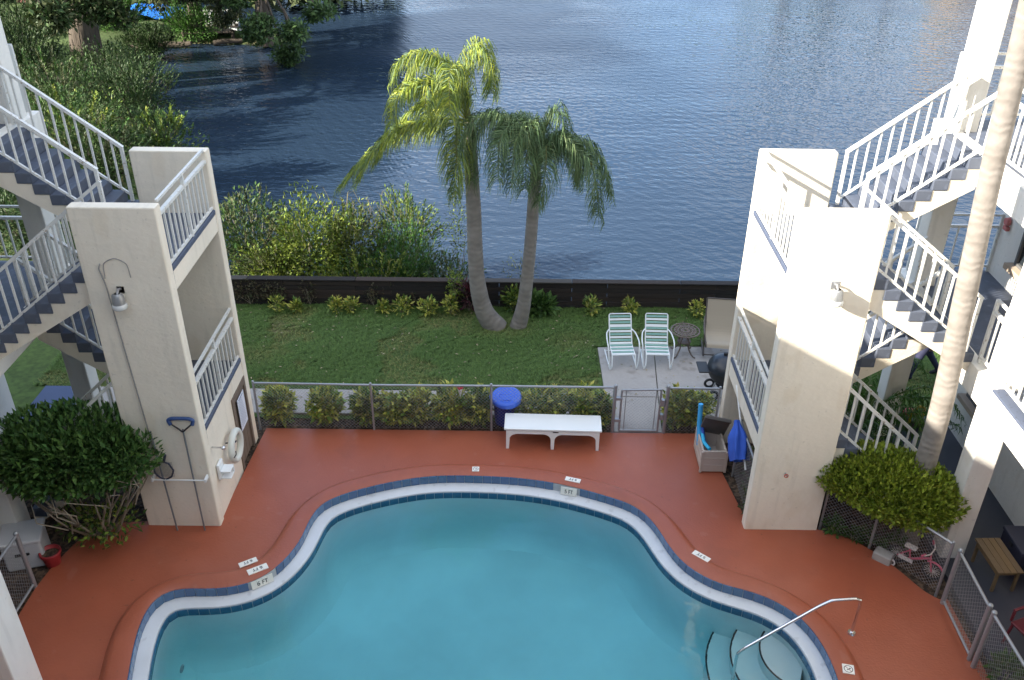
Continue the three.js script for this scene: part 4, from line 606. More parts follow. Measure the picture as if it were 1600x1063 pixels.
// low clumping palm under the stairs
{
  const t = thing('clump_palm', 'low green clumping palm growing under the stair flights', 'palm', [6.2, 0, -13.45]); 
  for (let k = 0; k < 26; k++) { const a = k * 2.399, e = rr(0.9, 1.6), h = rr(0.6, 1.3), ra = new MB(), lf = new MB(); frond(ra, lf, [[0, 0.05, 0], [Math.cos(a) * e * 0.3, h * 0.75, Math.sin(a) * e * 0.3], [Math.cos(a) * e * 0.75, h, Math.sin(a) * e * 0.75], [Math.cos(a) * e * 1.1, h * 0.62, Math.sin(a) * e * 1.1]], G.fern, 0.36, { n: 34, wind: 0, bare: 0.25 }); const fo = part(t, 'frond', lf, M.leaf); part(fo, 'midrib', ra, plain(0.1, 0.14, 0.04)); }
}

// ---------------------------------------------------------------- trees and things on the far banks
function tree(name, label, x, z, h, cr, n, len, pal, o = {}) { // trunk, forking limbs, leaf clumps at limb ends
  const t = thing(name, label, 'tree', [x, o.y ?? -0.5, z], 0, o.group), g = new MB(), f = new MB(), tips = [], th = h * (o.fork ?? 0.35), lean = o.lean ?? [0, 0];
  const fork = V(lean[0] * 0.4, th, lean[1] * 0.4); g.tube(new THREE.QuadraticBezierCurve3(V(0, -0.3, 0), V(rr(-0.2, 0.2), th * 0.5, rr(-0.2, 0.2)), fork).getPoints(8), q => h * (o.tr ?? 0.03) * (1.25 - 0.45 * q), 10, false);
  for (let i = 0; i < (o.limbs ?? 9); i++) { const a = i * 2.399 + rr(-0.3, 0.3), up = rr(0.25, 1), e = V(lean[0] + Math.cos(a) * cr * rr(0.5, 0.85) * (1.15 - 0.5 * up), th + (h - th) * up * 0.85, lean[1] + Math.sin(a) * cr * rr(0.5, 0.85) * (1.15 - 0.5 * up)), m = fork.clone().lerp(e, 0.5).add(V(0, h * 0.06, 0));
    g.tube(new THREE.QuadraticBezierCurve3(fork.clone(), m, e).getPoints(7), q => h * 0.014 * (1 - 0.75 * q), 6, false); tips.push([e, cr * rr(0.3, 0.48)]);
    for (let k = 0; k < 3; k++) { const b = m.clone().lerp(e, rr(0, 0.7)), e2 = b.clone().add(V(rr(-1, 1) * cr * 0.4, rr(-0.25, 0.35) * cr, rr(-1, 1) * cr * 0.4)); g.tube([b, b.clone().lerp(e2, 0.5).add(V(0, 0.1, 0)), e2], [h * 0.006, h * 0.004, h * 0.002], 5, false); tips.push([e2, cr * rr(0.2, 0.34)]); } }
  for (const [ex, ey, ez, er] of o.extra ?? []) { const e = V(ex - x, ey - (o.y ?? -0.5), ez - z), m = fork.clone().lerp(e, 0.55).add(V(0, h * 0.1, 0)); g.tube(new THREE.QuadraticBezierCurve3(fork.clone(), m, e).getPoints(9), q => h * 0.01 * (1 - 0.8 * q), 6, false); for (let k = 0; k < 3; k++) { const c = e.clone().add(V(rr(-1, 1) * er * 0.7, rr(-0.5, 0.4) * er, rr(-1, 1) * er * 0.7)); g.tube([m.clone().lerp(e, 0.6), c.clone().lerp(e, 0.4), c], [0.05, 0.035, 0.012], 5, false); tips.push([c, er * rr(0.45, 0.7)]); } tips.push([e, er * 0.7]); }
  part(t, 'trunk', g, M.bark); const per = Math.round(n / tips.length);
  for (const [c, r] of tips) leaves(f, per, ellipsoid([c.x, c.y, c.z], [r, r * (o.flat ?? 0.62), r], 0.5, 0.6), len, len * (o.wid ?? 0.42), pal, { up: o.up ?? 0.1, out: 0.5, jit: 0.8 });
  part(t, 'crown', f, M.leaf); return t;
}
tree('oak_tree', 'large dark oak overhanging the lake with bare twisting limbs', -18.6, -39.5, 13.5, 6.5, 17000, 0.26, [...G.olive, ...G.dark], { limbs: 13, fork: 0.26, lean: [1.2, 0], tr: 0.045, extra: [[-16.5, 2.5, -37.5, 0.9], [-17.6, 2.7, -36.5, 1.0]] });
tree('oak_tree', 'tall dark tree with thick black trunk at the bank', -22, -36.5, 14, 6, 13000, 0.28, [...G.dark, ...G.olive], { limbs: 11, tr: 0.045, fork: 0.4, extra: [[-17, 3.2, -34, 0.8]] });
tree('bank_tree', 'green leafy tree leaning over the water past the dock', -12.8, -46.5, 12, 5.5, 15000, 0.24, [[0.06, 0.12, 0.03], [0.09, 0.15, 0.045], [0.07, 0.12, 0.05]], { limbs: 13, fork: 0.2, extra: [[-11.3, 1.4, -41, 1.0], [-10.1, 1.2, -41, 0.95], [-12.6, 2.2, -42, 1.1], [-9.2, 1.7, -42.5, 0.9], [-11, -0.2, -42.5, 0.8], [-12.2, 0.3, -43, 0.7]] });
tree('bank_tree', 'drooping grey-green tree beside the white dock', -16.4, -47.5, 11.5, 4.6, 11000, 0.22, [[0.085, 0.1, 0.055], [0.07, 0.09, 0.045], ...G.olive], { limbs: 12, fork: 0.25, up: -0.5, extra: [[-13.6, 1.9, -43.5, 0.9], [-15.2, 2.0, -44, 0.8], [-14.1, 0.9, -44.5, 0.6], [-16.6, 2.1, -43.5, 0.9]] });
tree('bank_tree', 'dark crown behind the blue tarpaulin', -21.5, -57, 13, 6, 9000, 0.34, G.dark, { limbs: 13, fork: 0.2 });
tree('bank_tree', 'dense dark tree behind the red-roofed shelter', -29, -56, 14, 7, 9000, 0.36, G.dark, { limbs: 13, fork: 0.2 });
tree('bank_tree', 'broad dark tree deepest on the shaded bank', -13.5, -57, 14, 6.5, 10000, 0.36, [...G.dark, ...G.olive], { limbs: 14, fork: 0.16 });
{ // the wood that stands behind those trees, one dark mass
  const b = new MB(); for (let k = 0; k < 5; k++) { const d = V(Math.cos(k * 1.3), 0.3 * Math.sin(k * 2.1), Math.sin(k * 1.3)).normalize(); b.leaf(V(0, 0, 0).addScaledVector(d, 0.1), d, d.clone().cross(up1).normalize(), 0.7, 0.32, [1, 1, 1]); }
  const g = b.build(); g.deleteAttribute('color'); const N = 26000, im = new THREE.InstancedMesh(g, plain(1, 1, 1, 0.8), N), m = new THREE.Matrix4(), q = new THREE.Quaternion(), e = new THREE.Euler(), c = new THREE.Color();
  for (let i = 0; i < N; i++) { const x = rr(-46, -8.5), z = -61 + rr(-4, 4) + 3 * Math.sin(x * 0.35), top = 12 + 2.5 * Math.sin(x * 0.55) + 1.5 * Math.sin(x * 1.7) - 7 * sm(-12, -8, x); e.set(rr(-0.6, 0.6), rr(0, 6.28), rr(-0.6, 0.6)); q.setFromEuler(e); m.compose(V(x, -0.4 + top * Math.pow(rnd(), 0.8), z), q, V(1, 1, 1).multiplyScalar(rr(0.8, 1.5))); im.setMatrixAt(i, m); const k = rr(0.5, 1.4); im.setColorAt(i, c.setRGB(0.065 * k, 0.085 * k, 0.032 * k)); }
  im.name = 'woodland'; im.userData = { kind: 'stuff', label: 'dark wood standing behind the shaded bank', category: 'wood' }; im.castShadow = im.receiveShadow = true; scene.add(im);
}
// bushes along the near bank
[[-13.6, -26.5, [1.5, 1.6, 1.4], 'lime', 'yellow-green bank bush reaching above the stair rail'], [-12.2, -25.5, [1.3, 1.35, 1.3], 'mid', 'green bank bush beside the top of the stair rail'], [-11.3, -27.5, [1.0, 1.25, 1.0], 'lime', 'pale green bush at the water edge behind the stair tower'], [-10.2, -24.0, [1.1, 1.1, 1.0], 'mid', 'mid green bush directly behind the stair tower'], [-15.5, -30, [1.6, 1.7, 1.4], 'mid', 'large green bush below the black trunk'], [-14.2, -33, [1.8, 1.3, 1.8], 'dark', 'dark low bush leaning into the lake'], [-16.2, -36, [1.7, 1.1, 1.6], 'dark', 'dark bush at the roots of the large oak'], [-9.0, -20.6, [1.5, 1.2, 1.2], 'dark', 'dark bush between timber wall and stair flights'], [-18.5, -31.5, [1.8, 1.2, 1.6], 'mid', 'broad green bush behind the stair columns'], [-12.5, -21.5, [1.6, 1.3, 1.4], 'dark', 'dark bush filling the corner behind the stair flights'], [-14.8, -23.5, [1.7, 1.7, 1.5], 'mid', 'green bush behind the porch of the stairs'], [-23.5, -42, [2.2, 1.2, 2.0], 'dark', 'dark low bush before the red-roofed shelter'], [-20.3, -37.5, [1.8, 1.2, 1.6], 'dark', 'dark bush between the two big trunks'], [-24.5, -47, [2.0, 0.9, 1.8], 'dark', 'dark ground bush under the red roof'], [-17.5, -43.5, [1.4, 0.7, 1.0], 'dark', 'dark low bush by the grey logs'], [-16.6, -47.2, [1.6, 0.9, 0.8], 'fern', 'bright green mound below the blue tarpaulin'], [-20.5, -47.5, [1.8, 1.1, 1.0], 'fern', 'green mound at the foot of the oak']].forEach(([x, z, r, p, l]) =>
  shrub('shore_bush', l, 'bush', [x, -0.9, z], r, Math.round(2900 * r[0]), 0.13, 0.05, p === 'lime' ? [...G.lime, ...G.mid, ...G.mid, ...G.dark] : p === 'mid' ? [...G.mid, ...G.olive, ...G.dark] : G[p], { sr: 0.04, stems: 9, lump: 1.5, bark: M.bark, shoots: 60, bias: 0.6 }));
// far shore: trees and one pale house, seen mirrored in the water
for (let i = 0; i < 12; i++) { const x = 29 + i * 6.4 + rr(-2, 2); tree('far_tree', 'tree on the far lake shore', x, -108 + rr(-5, 4), rr(10.5, 14), rr(4.2, 5.5), 2600, 0.6, i % 2 ? [...G.mid, ...G.lime] : [...G.lime, ...G.olive], { group: 'trees on the far shore', limbs: 7, fork: 0.3, y: 0.1 }); }
{
  const t = thing('lake_house', 'pale brown house on the far lake shore', 'house', [50, 0, -104]);
  part(t, 'wall', new MB().box(-4.5, -0.2, -4, 4.5, 5.2, 4), plain(0.4, 0.27, 0.15, 0.9)); const s = new THREE.Shape([[-5.1, 5.2], [5.1, 5.2], [0, 8.2]].map(p => new THREE.Vector2(...p))); const g = new THREE.ExtrudeGeometry(s, { depth: 9, bevelEnabled: false }); g.translate(0, 0.002, -4.5); part(t, 'roof', new MB().geo(g), plain(0.16, 0.1, 0.07, 0.9));
  for (const x of [-2.6, 0, 2.6]) for (const y of [1, 3.3]) part(t, 'window', new MB().box(x - 0.5, y, 3.98, x + 0.5, y + 1.2, 4.04), M.glass);
}
// shelter, tarpaulin, boat, dock and logs on the shaded bank
{
  const t = thing('garden_shelter', 'open shelter with a red-brown ribbed roof under the trees', 'shelter', [-24.6, -0.5, -51]);
  const g = new MB(), a = [V(-1.9, 1.0, 1.3), V(1.7, 1.0, 1.3), V(0.5, 2.2, 0), V(-0.5, 2.2, 0), V(-1.9, 1.0, -1.3), V(1.7, 1.0, -1.3)]; g.quad(a[0], a[1], a[2], a[3]).quad(a[5], a[4], a[3], a[2]).quad(a[4], a[0], a[3], a[3]).quad(a[1], a[5], a[2], a[2]);
  const roof = part(t, 'roof', g, plain(0.14, 0.055, 0.04, 0.8)); for (let k = 0; k < 16; k++) { const q = k / 15; part(roof, 'roof_rib', new MB().bar(a[0].clone().lerp(a[1], q).add(V(0, 0.04, 0.03)), a[3].clone().lerp(a[2], q).add(V(0, 0.04, 0.03)), 0.05, 0.05), plain(0.2, 0.08, 0.055, 0.8)); }
  part(roof, 'finial', new MB().geo(new THREE.ConeGeometry(0.25, 0.6, 8), new THREE.Matrix4().makeTranslation(0, 2.5, 0)), plain(0.2, 0.06, 0.045, 0.8));
  for (const [x, z] of [[-1.6, 1.05], [1.4, 1.05], [-1.6, -1.05], [1.4, -1.05]]) part(t, 'post', new MB().box(x - 0.07, -0.3, z - 0.07, x + 0.07, 1.1, z + 0.07), M.bark);
}
{
  const g = new THREE.PlaneGeometry(3.2, 2.4, 22, 16); g.rotateX(-Math.PI / 2); const P = g.attributes.position; for (let i = 0; i < P.count; i++) { const x = P.getX(i), z = P.getZ(i); P.setY(i, 0.75 - 0.3 * Math.abs(z) - 0.08 * x * x + 0.09 * Math.sin(x * 5 + z * 3) * Math.cos(z * 4 - x)); } g.computeVertexNormals();
  const o = one('tarpaulin', g, plain(0.02, 0.16, 0.62, 0.45), 'bright blue tarpaulin draped on the shaded bank', 'tarpaulin', [-20.0, -0.55, -51.2]); o.rotation.y = -0.25;
  const p2 = g.clone(); const o2 = one('tarpaulin', p2, plain(0.03, 0.14, 0.5, 0.45), 'darker blue tarpaulin folded behind the bright one', 'tarpaulin', [-22.3, -0.2, -54.5]); o2.scale.set(0.8, 1.2, 0.6); o2.rotation.y = 0.4;
  const h = new MB(), s = new THREE.Shape(); s.moveTo(-1.5, 0); s.quadraticCurveTo(0, 0.75, 1.6, 0); s.quadraticCurveTo(0, -0.75, -1.5, 0); const e = new THREE.ExtrudeGeometry(s, { depth: 0.4, bevelEnabled: true, bevelSize: 0.06, bevelThickness: 0.06, bevelSegments: 2 }); e.rotateX(-Math.PI / 2); h.geo(e);
  const b = thing('rowing_boat', 'pale turned-over rowing boat lying on the bank', 'boat', [-21.6, -0.45, -49.2], 0.75); part(b, 'hull', h, plain(0.34, 0.42, 0.46, 0.5)); part(b, 'keel', new MB().rbox(-1.3, 0.44, -0.03, 1.3, 0.5, 0.03, 0.01), plain(0.22, 0.28, 0.3));
}
{
  const t = thing('dock', 'small timber dock with white slatted railing', 'dock', [-15.9, -0.35, -47.8], 0.12);
  for (let k = 0; k < 9; k++) part(t, 'plank', new MB().rbox(-1.3 + k * 0.29, -0.05, -0.8, -1.03 + k * 0.29, 0, 0.8, 0.01), M.greywood);
  const r = part(t, 'railing', new MB().box(-1.3, 0.72, -0.78, 1.3, 0.8, -0.72).box(-1.3, 0.12, -0.78, 1.3, 0.18, -0.72), M.paint); for (let k = 0; k < 12; k++) part(r, 'baluster', new MB().box(-1.27 + k * 0.225, 0.0, -0.79, -1.15 + k * 0.225, 0.78, -0.75), M.paint);
  for (const [x, z] of [[-1.2, 0.7], [1.2, 0.7], [1.2, -0.7], [-1.2, -0.7]]) part(t, 'pile', new MB().tube([[x, -1.8, z], [x, 0.1, z]], 0.09, 8), M.bark);
  const gp = one('gangway', new MB().rbox(-0.35, -0.05, -0.9, 0.35, 0.02, 0.9, 0.01), plain(0.4, 0.42, 0.42, 0.6), 'pale grey sloping gangway plank beside the white dock', 'gangway', [-13.9, -0.35, -47.6]); gp.rotation.set(-0.25, -0.7, 0, 'YXZ');
}
[[-17.6, -46.0, 2.4, 0.2, 0.1], [-19.3, -45.2, 1.6, 0.24, -0.3], [-14.6, -46.9, 1.8, 0.14, 0.35]].forEach(([x, z, l, r, a], i) => { const o = one('driftwood_log', new MB().tube([[-l / 2, 0, 0], [-l / 4, 0.08, 0.05], [l / 5, 0.02, -0.06], [l / 2, 0.1, 0.04]], [r, r * 0.9, r * 0.8, r * 0.55], 9), M.bark, ['long grey log along the waterline below the tarpaulin', 'thick grey log at the foot of the oak', 'thin pale log under the white dock'][i], 'log', [x, -0.78, z]); o.rotation.y = a; });

// ---------------------------------------------------------------- furniture and equipment
const tubeR = (g, pts, r, n = 48) => g.tube(new THREE.CatmullRomCurve3(pts.map(v3), false, 'catmullrom', 0.35).getPoints(n), r, 10);
{ // white bench
  const t = thing('bench', 'white backless bench with arched apron in front of the fence', 'bench', [0.635, 0, -13.13], -0.025);
  part(t, 'seat', new MB().rbox(-0.86, 0.41, -0.24, 0.86, 0.45, 0.24, 0.014), M.paint);
  for (const z of [0.205, -0.205]) { const s = new THREE.Shape(); s.moveTo(-0.82, 0.41); s.lineTo(0.82, 0.41); s.lineTo(0.82, 0.02); s.lineTo(0.775, 0.02); s.lineTo(0.765, 0.24); s.quadraticCurveTo(0.75, 0.335, 0.62, 0.35); s.lineTo(0.16, 0.35); s.quadraticCurveTo(0.04, 0.335, 0.03, 0.22); s.lineTo(0.024, 0.02); s.lineTo(-0.024, 0.02); s.lineTo(-0.03, 0.22); s.quadraticCurveTo(-0.04, 0.335, -0.16, 0.35); s.lineTo(-0.62, 0.35); s.quadraticCurveTo(-0.75, 0.335, -0.765, 0.24); s.lineTo(-0.775, 0.02); s.lineTo(-0.82, 0.02); s.closePath();
    const g = new THREE.ExtrudeGeometry(s, { depth: 0.03, bevelEnabled: true, bevelSize: 0.004, bevelThickness: 0.004, bevelSegments: 1, curveSegments: 8 }); g.translate(0, -0.018, z - 0.015); part(t, 'leg_frame', new MB().geo(g), M.paint); }
  part(t, 'label_plate', new MB().rbox(0.0, 0.375, 0.225, 0.1, 0.395, 0.232, 0.003), M.black);
}
{ // recycling bin behind the fence
  const t = thing('blue_bin', 'blue plastic barrel bin with sunken lid behind the fence', 'bin', [-0.2, -0.1, -13.84]);
  const prof = [[0.001, 0], [0.2, 0], [0.215, 0.03], [0.24, 0.3], [0.25, 0.62], [0.245, 0.66]].map(p => new THREE.Vector2(...p)); part(t, 'barrel', new MB().geo(new THREE.LatheGeometry(prof, 32)), M.bluebin);
  const bag = []; for (let i = 0; i <= 48; i++) { const a = i / 48 * 6.2832; bag.push([Math.cos(a) * (0.256 + 0.008 * Math.sin(a * 11)), 0.6 + 0.02 * Math.sin(a * 7), Math.sin(a) * (0.256 + 0.008 * Math.sin(a * 11))]); } const bg = new MB(); bg.tube(bag, 0.03, 6, false); part(t, 'bag_rim', bg, M.black);
  const lid = [[0.001, 0.735], [0.13, 0.735], [0.16, 0.745], [0.2, 0.765], [0.255, 0.75], [0.275, 0.72], [0.278, 0.66], [0.262, 0.655]].map(p => new THREE.Vector2(...p)); const L = part(t, 'lid', new MB().geo(new THREE.LatheGeometry(lid, 40)), M.bluebinlid); L.position.set(0, 0.02, 0.1); L.rotation.x = 0.14;
  part(L, 'swing_flap', new MB().rbox(-0.12, 0.728, -0.02, 0.14, 0.752, 0.13, 0.01).rbox(-0.13, 0.74, -0.03, 0.1, 0.758, -0.012, 0.006), M.bluebinlid); part(L, 'handle', new MB().rbox(-0.31, 0.67, -0.06, -0.26, 0.73, 0.06, 0.02), M.bluebinlid);
}
{ // small ornament on the fence
  const t = thing('flower_cone', 'white paper cone with small red flowers on the fence rail', 'ornament', [-1.03, 0.8, -13.5]); part(t, 'cone', new MB().geo(new THREE.ConeGeometry(0.05, 0.2, 14), new THREE.Matrix4().makeRotationX(Math.PI)), plain(0.75, 0.73, 0.72, 0.6));
  for (let k = 0; k < 7; k++) part(t, 'flower', new THREE.IcosahedronGeometry(0.026, 1), plain(0.5, 0.05 + 0.05 * (k % 3), 0.07, 0.6), [Math.cos(k * 2.4) * 0.035, 0.11 + 0.012 * (k % 2), Math.sin(k * 2.4) * 0.035]);
}
function strapChair(x, z, turn, label) {
  const t = thing('strap_chair', label, 'chair', [x, 0, z], turn, 'strap chairs on the patio'), g = new MB(), w = 0.29;
  for (const s of [-1, 1]) { const X = s * w; tubeR(g, [[X * 0.86, 0.9, -0.5], [X * 0.86, 0.6, -0.3], [X * 0.86, 0.37, -0.12], [X * 0.86, 0.34, 0.1], [X * 0.88, 0.33, 0.3], [X * 0.92, 0.12, 0.42], [X * 1.02, 0.02, 0.4], [X * 1.05, 0.022, 0.1], [X * 1.05, 0.022, -0.35], [X * 1.05, 0.03, -0.42]], 0.014, 60); tubeR(g, [[X * 0.9, 0.62, -0.34], [X * 1.12, 0.6, -0.2], [X * 1.22, 0.58, 0.1], [X * 1.2, 0.52, 0.26], [X * 1.14, 0.25, 0.36], [X * 1.02, 0.03, 0.4]], 0.015, 48); }
  g.tube([[-w * 0.86, 0.9, -0.5], [-w * 0.78, 0.925, -0.515], [w * 0.78, 0.925, -0.515], [w * 0.86, 0.9, -0.5]], 0.014, 8); g.tube([[-w * 0.88, 0.33, 0.3], [w * 0.88, 0.33, 0.3]], 0.014, 8); g.tube([[-w * 0.86, 0.355, -0.12], [w * 0.86, 0.355, -0.12]], 0.012, 8); g.tube([[-w * 1.05, 0.022, -0.4], [w * 1.05, 0.022, -0.4]], 0.013, 8); g.tube([[-w * 0.86, 0.68, -0.355], [w * 0.86, 0.68, -0.355]], 0.012, 8);
  part(t, 'frame', g, M.paint); const green = plain(0.22, 0.42, 0.36, 0.45), sw = new MB().rbox(-w * 0.88, -0.005, -0.024, w * 0.88, 0.005, 0.024, 0.003).build();
  const run = [[0.87, -0.49], [0.62, -0.315], [0.385, -0.13], [0.35, 0.1], [0.345, 0.27]]; const c = new THREE.CatmullRomCurve3(run.map(([y, z]) => V(0, y, z))), n = 15; for (let k = 0; k <= n; k++) { const p = c.getPointAt(k / n), d = c.getTangentAt(k / n); const m = part(t, 'strap', sw, k % 2 ? M.paint : green, [0, p.y, p.z]); m.rotation.x = -Math.atan2(d.y, d.z); }
  t.scale.setScalar(0.91); return t;
}
strapChair(2.12, -15.93, 0.06, 'white tube chair with green and white straps at the patio corner'); strapChair(2.84, -15.95, -0.03, 'white tube chair with green and white straps next to the round table');
{ // cast table
  const t = thing('round_table', 'round bronze cast metal patio table with pierced top', 'table', [3.44, 0.012, -16.22]), br = plain(0.15, 0.115, 0.095, 0.5, { metalness: 0.4 }), g = new MB(); g.geo(new THREE.TorusGeometry(0.29, 0.017, 8, 48), new THREE.Matrix4().makeTranslation(0, 0.55, 0).multiply(new THREE.Matrix4().makeRotationX(Math.PI / 2)));
  for (const [r, q] of [[0.22, 0.012], [0.15, 0.012], [0.08, 0.014]]) g.geo(new THREE.TorusGeometry(r, q, 6, 40), new THREE.Matrix4().makeTranslation(0, 0.55, 0).multiply(new THREE.Matrix4().makeRotationX(Math.PI / 2)));
  for (let k = 0; k < 16; k++) { const a = k * Math.PI / 8; g.tube([[Math.cos(a) * 0.03, 0.55, Math.sin(a) * 0.03], [Math.cos(a + 0.25) * 0.15, 0.55, Math.sin(a + 0.25) * 0.15], [Math.cos(a) * 0.285, 0.55, Math.sin(a) * 0.285]], 0.011, 5); g.geo(new THREE.TorusGeometry(0.026, 0.008, 5, 12), new THREE.Matrix4().makeTranslation(Math.cos(a + 0.1) * 0.185, 0.55, Math.sin(a + 0.1) * 0.185).multiply(new THREE.Matrix4().makeRotationX(Math.PI / 2))); } part(t, 'tabletop', g, br);
  const lo = part(t, 'lower_shelf', new MB().geo(new THREE.TorusGeometry(0.13, 0.012, 6, 32), new THREE.Matrix4().makeTranslation(0, 0.3, 0).multiply(new THREE.Matrix4().makeRotationX(Math.PI / 2))).geo(new THREE.CylinderGeometry(0.125, 0.125, 0.012, 28), new THREE.Matrix4().makeTranslation(0, 0.3, 0)), br);
  for (let k = 0; k < 4; k++) { const a = k * Math.PI / 2 + 0.75, p = (r, y) => [Math.cos(a) * r, y, Math.sin(a) * r]; const l = new MB(); tubeR(l, [p(0.1, 0.54), p(0.06, 0.44), p(0.13, 0.3), p(0.12, 0.18), p(0.2, 0.06), p(0.27, 0.012), p(0.3, 0.018)], 0.015, 24); part(t, 'leg', l, br); }
}
{ // sling lounge chair
  const t = thing('sling_chair', 'beige sling patio chair with dark frame beside the tower', 'chair', [4.2, 0.012, -16.3], -0.12), g = new MB(), w = 0.3, s = new MB(); const c = new THREE.CatmullRomCurve3([V(0, 0.98, -0.52), V(0, 0.6, -0.33), V(0, 0.36, -0.14), V(0, 0.33, 0.1), V(0, 0.36, 0.32), V(0, 0.3, 0.37)]), P = c.getPoints(24);
  for (let i = 0; i < 24; i++) s.quad(P[i].clone().setX(-w), P[i + 1].clone().setX(-w), P[i + 1].clone().setX(w), P[i].clone().setX(w)); part(t, 'sling', s, plain(0.36, 0.31, 0.24, 0.85)); for (const e of [-1, 1]) { g.tube(P.map(p => p.clone().setX(e * (w + 0.01))), 0.016, 8); tubeR(g, [[e * 0.33, 0.62, -0.36], [e * 0.36, 0.58, 0], [e * 0.36, 0.54, 0.26], [e * 0.34, 0.25, 0.22], [e * 0.33, 0.1, 0.32], [e * 0.33, 0.02, 0.2], [e * 0.33, 0.02, -0.3], [e * 0.33, 0.06, -0.4]], 0.014, 40); } g.tube([[-0.33, 0.02, -0.3], [0.33, 0.02, -0.3]], 0.013, 8); g.tube([[-0.33, 0.1, 0.32], [0.33, 0.1, 0.32]], 0.013, 8); g.tube([[-w, 0.98, -0.52], [w, 0.98, -0.52]], 0.015, 8); part(t, 'frame', g, plain(0.1, 0.085, 0.075, 0.5, { metalness: 0.3 }));
}
{ // covered kettle grill
  const t = thing('kettle_grill', 'black kettle barbecue on a wheeled stand beside the tower', 'barbecue', [3.98, 0.012, -14.72]); t.scale.setScalar(1.2);
  part(t, 'kettle', new MB().geo(new THREE.SphereGeometry(0.28, 28, 14, 0, 6.2832, Math.PI / 2, Math.PI / 2), new THREE.Matrix4().makeTranslation(0, 0.5, 0)), M.black); const lid = part(t, 'lid', new MB().geo(new THREE.SphereGeometry(0.29, 28, 14, 0, 6.2832, 0, Math.PI / 2), new THREE.Matrix4().makeTranslation(0, 0.505, 0).multiply(new THREE.Matrix4().makeScale(1, 0.85, 1))), plain(0.02, 0.025, 0.035, 0.3)); part(lid, 'lid_handle', new MB().rbox(-0.06, 0.74, -0.02, 0.06, 0.79, 0.02, 0.01), M.black); part(t, 'side_shelf', new MB().rbox(-0.45, 0.5, -0.16, -0.28, 0.525, 0.16, 0.01), M.black);
  for (let k = 0; k < 3; k++) { const a = k * 2.094 + 0.5; part(t, 'leg', new MB().tube([[Math.cos(a) * 0.15, 0.36, Math.sin(a) * 0.15], [Math.cos(a) * 0.3, 0.0, Math.sin(a) * 0.3]], 0.012, 8), M.galv); } for (const e of [-1, 1]) part(t, 'wheel', new MB().geo(new THREE.TorusGeometry(0.07, 0.022, 8, 20), new THREE.Matrix4().makeTranslation(-0.18, 0.09, e * 0.18)), M.black); part(t, 'ash_pan', new MB().geo(new THREE.CylinderGeometry(0.13, 0.1, 0.05, 18), new THREE.Matrix4().makeTranslation(0, 0.18, 0)), M.black);
}
{ // deck box with open lid
  const t = thing('deck_box', 'beige plastic deck box with its grey lid standing open', 'storage box', [3.37, 0, -12.68]), be = plain(0.5, 0.43, 0.37, 0.6), W = 0.21, D = 0.36, H = 0.46, b = new MB();
  b.rbox(-W, 0.02, D - 0.035, W, H, D, 0.012).rbox(-W, 0.02, -D, W, H, -D + 0.035, 0.012).rbox(-W, 0.02, -D + 0.036, -W + 0.035, H, D - 0.036, 0.012).rbox(W - 0.035, 0.02, -D + 0.036, W, H, D - 0.036, 0.012).box(-W + 0.03, 0.03, -D + 0.03, W - 0.03, 0.06, D - 0.03); part(t, 'body', b, be);
  for (const y of [0.16, 0.31]) part(t, 'panel_rib', new MB().rbox(-W + 0.03, y, D - 0.002, W - 0.03, y + 0.012, D + 0.008, 0.003), be); for (const x of [-W, W]) part(t, 'corner_post', new MB().rbox(x - 0.02, 0.01, D - 0.02, x + 0.02, H - 0.01, D + 0.014, 0.006), be); for (const y of [0.16, 0.31]) part(t, 'panel_rib', new MB().rbox(-W - 0.008, y, -D + 0.03, -W + 0.002, y + 0.012, D - 0.03, 0.003), be);
  const l = part(t, 'lid', new MB().rbox(-0.2, 0, -0.02, 0.24, 0.66, 0.02, 0.015), plain(0.1, 0.085, 0.075, 0.6), [0.02, 0.42, -0.24]); l.rotation.set(0.55, -0.2, 0); part(l, 'rim', new MB().rbox(-0.2, 0.62, 0.0, 0.24, 0.66, 0.05, 0.01), plain(0.07, 0.06, 0.05, 0.6));
  const nood = (label, pts, r, col) => one('pool_noodle', (() => { const g = new MB(); tubeR(g, pts, r, 24); return g; })(), plain(...col, 0.7), label, 'pool noodle', [3.37, 0, -12.68]);
  nood('light blue pool noodle standing up out of the deck box', [[-0.18, 0.25, -0.1], [-0.19, 0.6, -0.22], [-0.2, 1.0, -0.27]], 0.042, [0.05, 0.38, 0.75]); nood('dark blue pool noodle lying bent in the deck box', [[-0.15, 0.62, -0.22], [-0.12, 0.42, -0.02], [-0.06, 0.36, 0.2]], 0.03, [0.02, 0.07, 0.35]); nood('cyan pool noodle end showing at the deck box front', [[-0.14, 0.5, -0.16], [-0.14, 0.44, 0.08], [-0.08, 0.45, 0.28]], 0.032, [0.04, 0.45, 0.72]);
}
